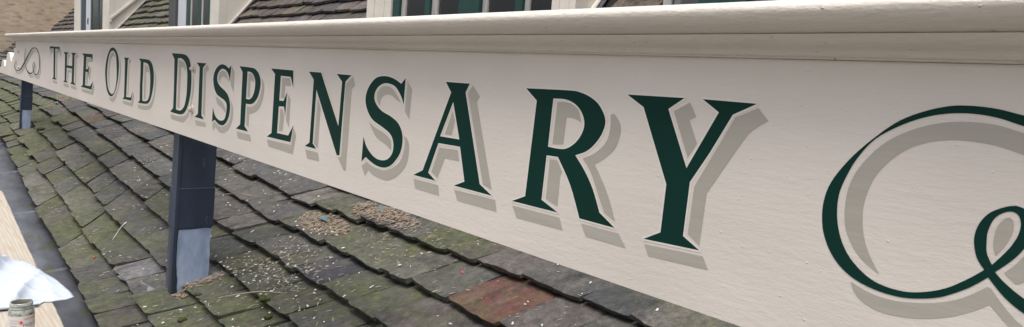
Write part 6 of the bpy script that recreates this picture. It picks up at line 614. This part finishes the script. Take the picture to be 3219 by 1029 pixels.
def inside(p):
    c = False; n_ = len(OUT)
    for i in range(n_):
        (x1, y1), (x2, y2) = OUT[i], OUT[(i+1) % n_]
        if (y1 > p[1]) != (y2 > p[1]) and p[0] < (x2-x1)*(p[1]-y1)/(y2-y1)+x1: c = not c
    return c
P2 = []
for i in range(len(OUT)):
    a = Vector(OUT[i]); b = Vector(OUT[(i+1) % len(OUT)]); k = max(1, int((b-a).length/.008))
    for q in range(k): P2.append(a+(b-a)*q/k)
nb = len(P2); xx = min(p[0] for p in OUT)
while xx < max(p[0] for p in OUT):
    yy = min(p[1] for p in OUT)
    while yy < max(p[1] for p in OUT):
        if inside((xx, yy)) and dist_poly((xx, yy)) > .004: P2.append(Vector((xx, yy)))
        yy += .0065
    xx += .0065
ov, oe, of, _, _, _ = geometry.delaunay_2d_cdt(P2, [], [list(range(nb))], 1, 1e-7)
def fold(X, Y):
    d = dist_poly((X, Y)); over = max(0, Y-ed(X)); sm = lambda t: t*t*(3-2*t)
    q = noise.noise(Vector((X*2.2, Y*5, 3)))*.5
    u = X*.55+Y*1.9+q*.10                                        # long creases fanning out of the bunched end
    r1 = 1-abs(math.sin(u*11.0)); r2 = 1-abs(math.sin((X*1.4-Y*1.2+q*.2)*13+1))
    bunch = sm(max(0, min(1, (.34-Y)/.14)))
    e1 = sm(min(1, d/.03))
    h = .004+e1*(.006+bunch*(.012+.034*r1**2+.018*r2**3)+.010*r1**3+.006*r2**4)+.0015*noise.noise(Vector((X*40, Y*40, 0)))*e1
    if over > 0: h = .004+(h-.004)*max(.35, 1-over/.04)+.002-over*.10
    return ZP+h
cb = obj('paint_rag', [(v.x, v.y, fold(v.x, v.y)) for v in ov], [tuple(f) for f in of], CLOTH, None, True)
if sum(p.normal.z for p in cb.data.polygons) < 0: cb.data.flip_normals()
so2 = cb.modifiers.new('solid', 'SOLIDIFY'); so2.thickness = .003; so2.offset = -1
tag(cb, 'crumpled white cotton rag draped over the edge of the wooden plank', 'rag')
# underfold rolled at the front of the rag
V, F = [], []
path = [(-2.50, .10), (-2.485, .16), (-2.470, .215), (-2.463, .265), (-2.468, .31)]
for i, (X, Y) in enumerate(path):
    for k in range(10):
        a = 2*math.pi*k/10; V.append((X+.016*math.cos(a)*(1-.12*i), Y, ZP+.011+.010*math.sin(a)*(1-.15*i)))
for i in range(len(path)-1):
    for k in range(10): F.append((i*10+k, i*10+(k+1) % 10, (i+1)*10+(k+1) % 10, (i+1)*10+k))
F.append(tuple(range(10))); F.append(tuple(reversed([40+k for k in range(10)])))
obj('rolled_hem', V, F, CLOTH, cb, True)
# jar
JC = (-2.214, .239, ZP)
jar = empty('paint_jar', JC); tag(jar, 'small open glass paint jar with a printed label standing on the wooden plank', 'jar')
JG = Mat('paint_smeared_glass', lin(118, 120, 108), .12); jn = JG.noise(26, (1, 1, 1), 3)
JG.color(JG.mix(JG.ramp(jn, [(.42, g3(0)), (.56, g3(1))]), lin(70, 72, 66), lin(160, 164, 156))); JG.b.inputs['Coat Weight'].default_value = .6
PAINT = Mat('grey_paint_coat', lin(134, 130, 120), .4).m; PAINT_D = Mat('grey_wet_paint', lin(102, 98, 90), .25).m
V, F = lathe([(0, .002), (.026, .002), (.030, .006), (.0305, .012), (.0305, .070), (.0300, .077), (.0275, .083), (.0262, .086), (.0275, .0875), (.0275, .0895), (.0258, .091), (.0258, .0935), (.0275, .095), (.0275, .097), (.0262, .0985), (.0262, .1015), (.0255, .103), (.0238, .103), (.0232, .1015)], JC, 56); obj('glass_body', V, F, JG.m, jar, True)
V, F = lathe([(.0231, .1015), (.0228, .096), (.0232, .088), (.026, .081), (.027, .078)], JC, 56); obj('inner_coat', V, F, PAINT, jar, True)
V, F = lathe([(0, .080), (.0262, .080)], JC, 56); obj('paint_surface', V, F, PAINT_D, jar, True)
LAB = Mat('white_paper_label', lin(206, 200, 196), .5).m; RED = Mat('red_print', lin(190, 40, 50), .5).m; REDP = Mat('pale_red_print', lin(214, 132, 124), .5).m; INK = Mat('grey_ink', lin(84, 78, 84), .5).m
def cyl(phi, h, r): return (JC[0]+r*math.cos(phi), JC[1]+r*math.sin(phi), JC[2]+h)
V, F = [], []
for i in range(49):
    ph = R(-95+190*i/48); V += [cyl(ph, .014, .03075), cyl(ph, .069, .03075)]
for i in range(48): F.append((2*i, 2*i+2, 2*i+3, 2*i+1))
lab = obj('jar_label', V, F, LAB, jar)
def bend_text(txt, phi0, h0, size, m, r=.03095):
    cu = bpy.data.curves.new('t', 'FONT'); cu.body = txt; cu.size = size; to = bpy.data.objects.new('t', cu); C.objects.link(to)
    bpy.context.view_layer.update(); dg = bpy.context.evaluated_depsgraph_get(); me = bpy.data.meshes.new_from_object(to.evaluated_get(dg))
    bpy.data.objects.remove(to); bpy.data.curves.remove(cu)
    for v in me.vertices: v.co = Vector(cyl(phi0+v.co.x/r, h0+v.co.y, r))
    me.materials.clear(); return link('printed_word', me, m, lab)
bend_text('THE', R(2), .058, .0058, INK); bend_text('TERMINA', R(20), .058, .0074, RED); bend_text('MOJO P', R(0), .0395, .0118, INK)
for dy in range(5): bend_text('~~~~~~~~' if False else 'oil based paint'[:15-dy*2], R(-62), .056-dy*.0075, .0042, INK)
V, F = [], []
for q, (r0, mm) in enumerate(((0, RED), (1, REDP))):
    V = []; F = []
    for i in range(19):
        a = R(-90+180*i/18) if q == 0 else R(90+180*i/18); V.append(cyl(R(-9)+.0048*math.cos(a)/.031, .0515+.0048*math.sin(a), .0310))
    F = [tuple(range(19))]; obj('printed_spot', V, F, mm, lab)
# ================================================================== LITTER ON THE ROOF
dgm = low.data; bvh = BVHTree.FromPolygons([v.co.copy() for v in dgm.vertices], [tuple(p.vertices) for p in dgm.polygons])
def drop(X, Y):
    h = bvh.ray_cast(Vector((X, Y, 2)), Vector((0, 0, -1)))
    return (h[0], h[1]) if h[0] else (Vector((X, Y, zl(X, Y)+.04)), Vector((0, -.4, .9)))
rl = random.Random(77)
def straws(name, spots, m, lr, wr, up=(.0, .004), stuff=True):
    V, F = [], []
    for (X, Y) in spots:
        if 1.0 < Y < 1.25 and -3.8 < X < -3.61: continue
        p, nr = drop(X, Y); L = rl.uniform(*lr); w_ = rl.uniform(*wr); a = rl.gauss(R(85), R(38)) if rl.random() < .75 else rl.uniform(0, 6.28)
        d = Vector((math.cos(a), math.sin(a), 0)); d = (d-nr*d.dot(nr)).normalized(); s = nr.cross(d).normalized(); d = (d+nr*rl.uniform(-.08, .22)).normalized()
        p = p+nr*(rl.uniform(*up)+w_*.35); c = rl.uniform(-.25, .25); i = len(V)
        for t, k in ((-.5, .5), (-.1, 1), (.25, .9), (.5, .35)):
            q = p+d*L*t+s*L*c*(t*t); ww = w_*k
            V += [q+s*ww*.5, q+nr*ww*.4, q-s*ww*.5, q-nr*ww*.2]
        for j in range(3):
            for k in range(4): F.append((i+j*4+k, i+j*4+(k+1) % 4, i+(j+1)*4+(k+1) % 4, i+(j+1)*4+k))
        F.append((i+3, i+2, i+1, i)); F.append((i+12, i+13, i+14, i+15))
    o = obj(name, V, F, m); return o
NEST = [(-3.52, 1.80, .24, .11, 420), (-3.22, 2.03, .34, .10, 460), (-10.75, 1.53, .5, .12, 160), (-10.95, 1.70, .6, .12, 160)]
sp = []
for X, Y, a, b, n_ in NEST:
    for i in range(n_):
        t = rl.random()**.6; an = rl.uniform(0, 6.28); sp.append((X+a*t*math.cos(an), Y+b*t*math.sin(an)))
for i in range(120): sp.append((-3.60+abs(rl.gauss(0, .045)), rl.uniform(1.02, 1.26)))
o = straws('nest_litter', sp, STRAW, (.012, .034), (.003, .0065), (.0, .014)); tag(o, 'heaps of dry brown nest straw fallen on the mossy slates', 'nest litter', None, 'stuff')
sp = []
def clump(n_, x0, x1, y0, y1, thr, sc=3.1):
    o_ = []
    while len(o_) < n_:
        X, Y = rl.uniform(x0, x1), rl.uniform(y0, y1)
        if noise.noise(Vector((X*sc, Y*sc*1.6, 4)))+.5*noise.noise(Vector((X*sc*3, Y*sc*4, 9))) > thr+rl.uniform(-.12, .12): o_.append((X, Y))
    return o_
sp += clump(420, -6.5, -.9, .8, 2.25, .22)
for i in range(330): sp.append((rl.gauss(-3.28, .22), rl.gauss(1.44, .11)))
for i in range(150): sp.append((rl.gauss(-2.95, .3), rl.gauss(1.95, .12)))
sp += clump(300, -12, -6, .9, 1.9, .2)
o = straws('straw_litter', sp, STRAW_P, (.008, .032), (.002, .0055)); tag(o, 'loose pale straw scattered across the slates', 'straw', None, 'stuff')
sp = clump(170, -6.5, -.9, .75, 2.3, .1)+[(rl.gauss(-3.2, .25), rl.gauss(1.38, .11)) for i in range(90)]+[(rl.gauss(-3.45, .1), rl.gauss(1.78, .06)) for i in range(30)]
o = straws('white_chips', sp, FLAKE, (.006, .018), (.005, .011)); tag(o, 'small white chips and droppings dotted over the slates', 'chips', None, 'stuff')
V, F = [], []
for i in range(19):
    for j in range(4):
        X = -4.16+.40*i/18; Y = .885+.045*j/3+.055*i/18+.004*noise.noise(Vector((i*.6, j*2, 0)))
        V.append(Vector((X, Y, zl(X, Y)+.050+.003*noise.noise(Vector((X*12, Y*20, 0)))-.25*(Y-.9)*.1)))
for i in range(18):
    for j in range(3): F.append((i*4+j, i*4+4+j, i*4+5+j, i*4+1+j))
lp_ = obj('lead_patch', V, F, LEAD_L, house, True); s_ = lp_.modifiers.new('solid', 'SOLIDIFY'); s_.thickness = .005
def scrap(X, Y, m, s, label, cat, seed, name, lift=.012):
    rr = random.Random(seed); p, nr = drop(X, Y); p += nr*lift; u = Vector((1, .2, 0)); u = (u-nr*u.dot(nr)).normalized(); v = nr.cross(u)
    P_ = [(-1, -.35), (-.45, -.7), (.2, -.55), (1, -.35), (.75, .1), (.15, .15), (-.1, .65), (-.75, .8), (-.95, .2)]
    V = [p+u*a*s+v*b*s+nr*s*.35*rr.uniform(-.5, 1) for a, b in P_]; V2 = [q-nr*.0015 for q in V]; n_ = len(V)
    F = [tuple(range(n_)), tuple(reversed(range(n_, 2*n_)))]+[(i, n_+i, n_+(i+1) % n_, (i+1) % n_) for i in range(n_)]
    return tag(obj(name, V+V2, F, m), label, cat)
scrap(-3.527, 1.816, BLUE_S, .038, 'torn blue scrap in the lower straw heap right of the near post', 'scrap', 1, 'blue_scrap', .022)
scrap(-3.31, 2.06, BLUE_S, .028, 'torn blue scrap in the upper straw heap just under the sign board', 'scrap', 2, 'blue_scrap', .022)
scrap(-10.75, 1.53, BLUE_S, .055, 'faint blue scrap in the straw beside the farther post', 'scrap', 3, 'blue_scrap', .02)
scrap(-2.36, 1.93, RED_S, .011, 'tiny red scrap on the slates below the letters S and A', 'scrap', 4, 'red_scrap', .005)
scrap(-4.66, .87, RED_S, .012, 'tiny red fleck beside the gutter slates left of the near post', 'scrap', 5, 'red_scrap', .005)
def moss(X, Y, s, label, seed):
    p, nr = drop(X, Y); bm = bmesh.new(); rr = random.Random(seed)
    for i in range(5):
        bmesh.ops.create_icosphere(bm, subdivisions=3, radius=s*rr.uniform(.45, .8), matrix=Matrix.Translation(p+Vector((rr.uniform(-1, 1)*s*.8, rr.uniform(-.6, .6)*s, s*.25))) @ Matrix.Diagonal((1, 1, .75, 1)))
    for v in bm.verts: v.co += v.normal*s*.22*noise.noise(v.co*(2.2/s))+v.normal*s*.1*noise.noise(v.co*(7/s))
    return tag(bmobj('moss_cushion', bm, MOSS, None, True), label, 'moss')
moss(-3.03, 1.27, .026, 'round dark green moss cushion at a slate edge below the large straw heap', 1)
moss(-2.93, 1.25, .020, 'smaller moss lump with chips right of the round moss cushion', 2)
moss(-9.13, 1.16, .04, 'dark moss cushion near the foot of the farther post', 3)
moss(-3.42, 1.09, .016, 'small moss tuft on the slates right of the near post foot', 4)
moss(-3.30, .98, .018, 'low moss tuft at the slate joint below the near post', 5)
# one long pale stalk and one bigger twig
def stick(name, a, b, w_, m, label, cat, knob=0):
    p, n1 = drop(*a); q, n2 = drop(*b); V = []; F = []
    for i in range(9):
        t = i/8; c = p.lerp(q, t); c.z += .006+.012*math.sin(t*3.1); c.x += .004*math.sin(t*7)
        r = w_*(.6+.4*math.sin(t*2.6))+(knob if i >= 7 else 0)
        for k in range(6): an = k*math.pi/3; V.append((c.x+r*math.cos(an)*.7, c.y+r*math.cos(an)*.7, c.z+r*math.sin(an)))
    for i in range(8):
        for k in range(6): F.append((i*6+k, i*6+(k+1) % 6, (i+1)*6+(k+1) % 6, (i+1)*6+k))
    F.append(tuple(range(6))); F.append(tuple(48+k for k in reversed(range(6)))); return tag(obj(name, V, F, m, None, True), label, cat)
stick('white_stalk', (-4.78, .99), (-4.93, 1.10), .0022, FLAKE, 'long white stalk lying on a grey slate left of the near post', 'stalk', .003)
stick('pale_twig', (-3.27, 1.17), (-3.02, 1.35), .0035, STRAW_P, 'long pale twig reaching up the slates beside the moss cushion', 'twig')
stick('brown_twig', (-3.60, 1.04), (-3.50, 1.14), .005, STRAW, 'thick brown twig wedged against the foot of the near post', 'twig')
stick('brown_twig', (-4.75, 1.66), (-4.40, 1.74), .005, STRAW, 'brown twig on the grey slates between the two posts', 'twig')
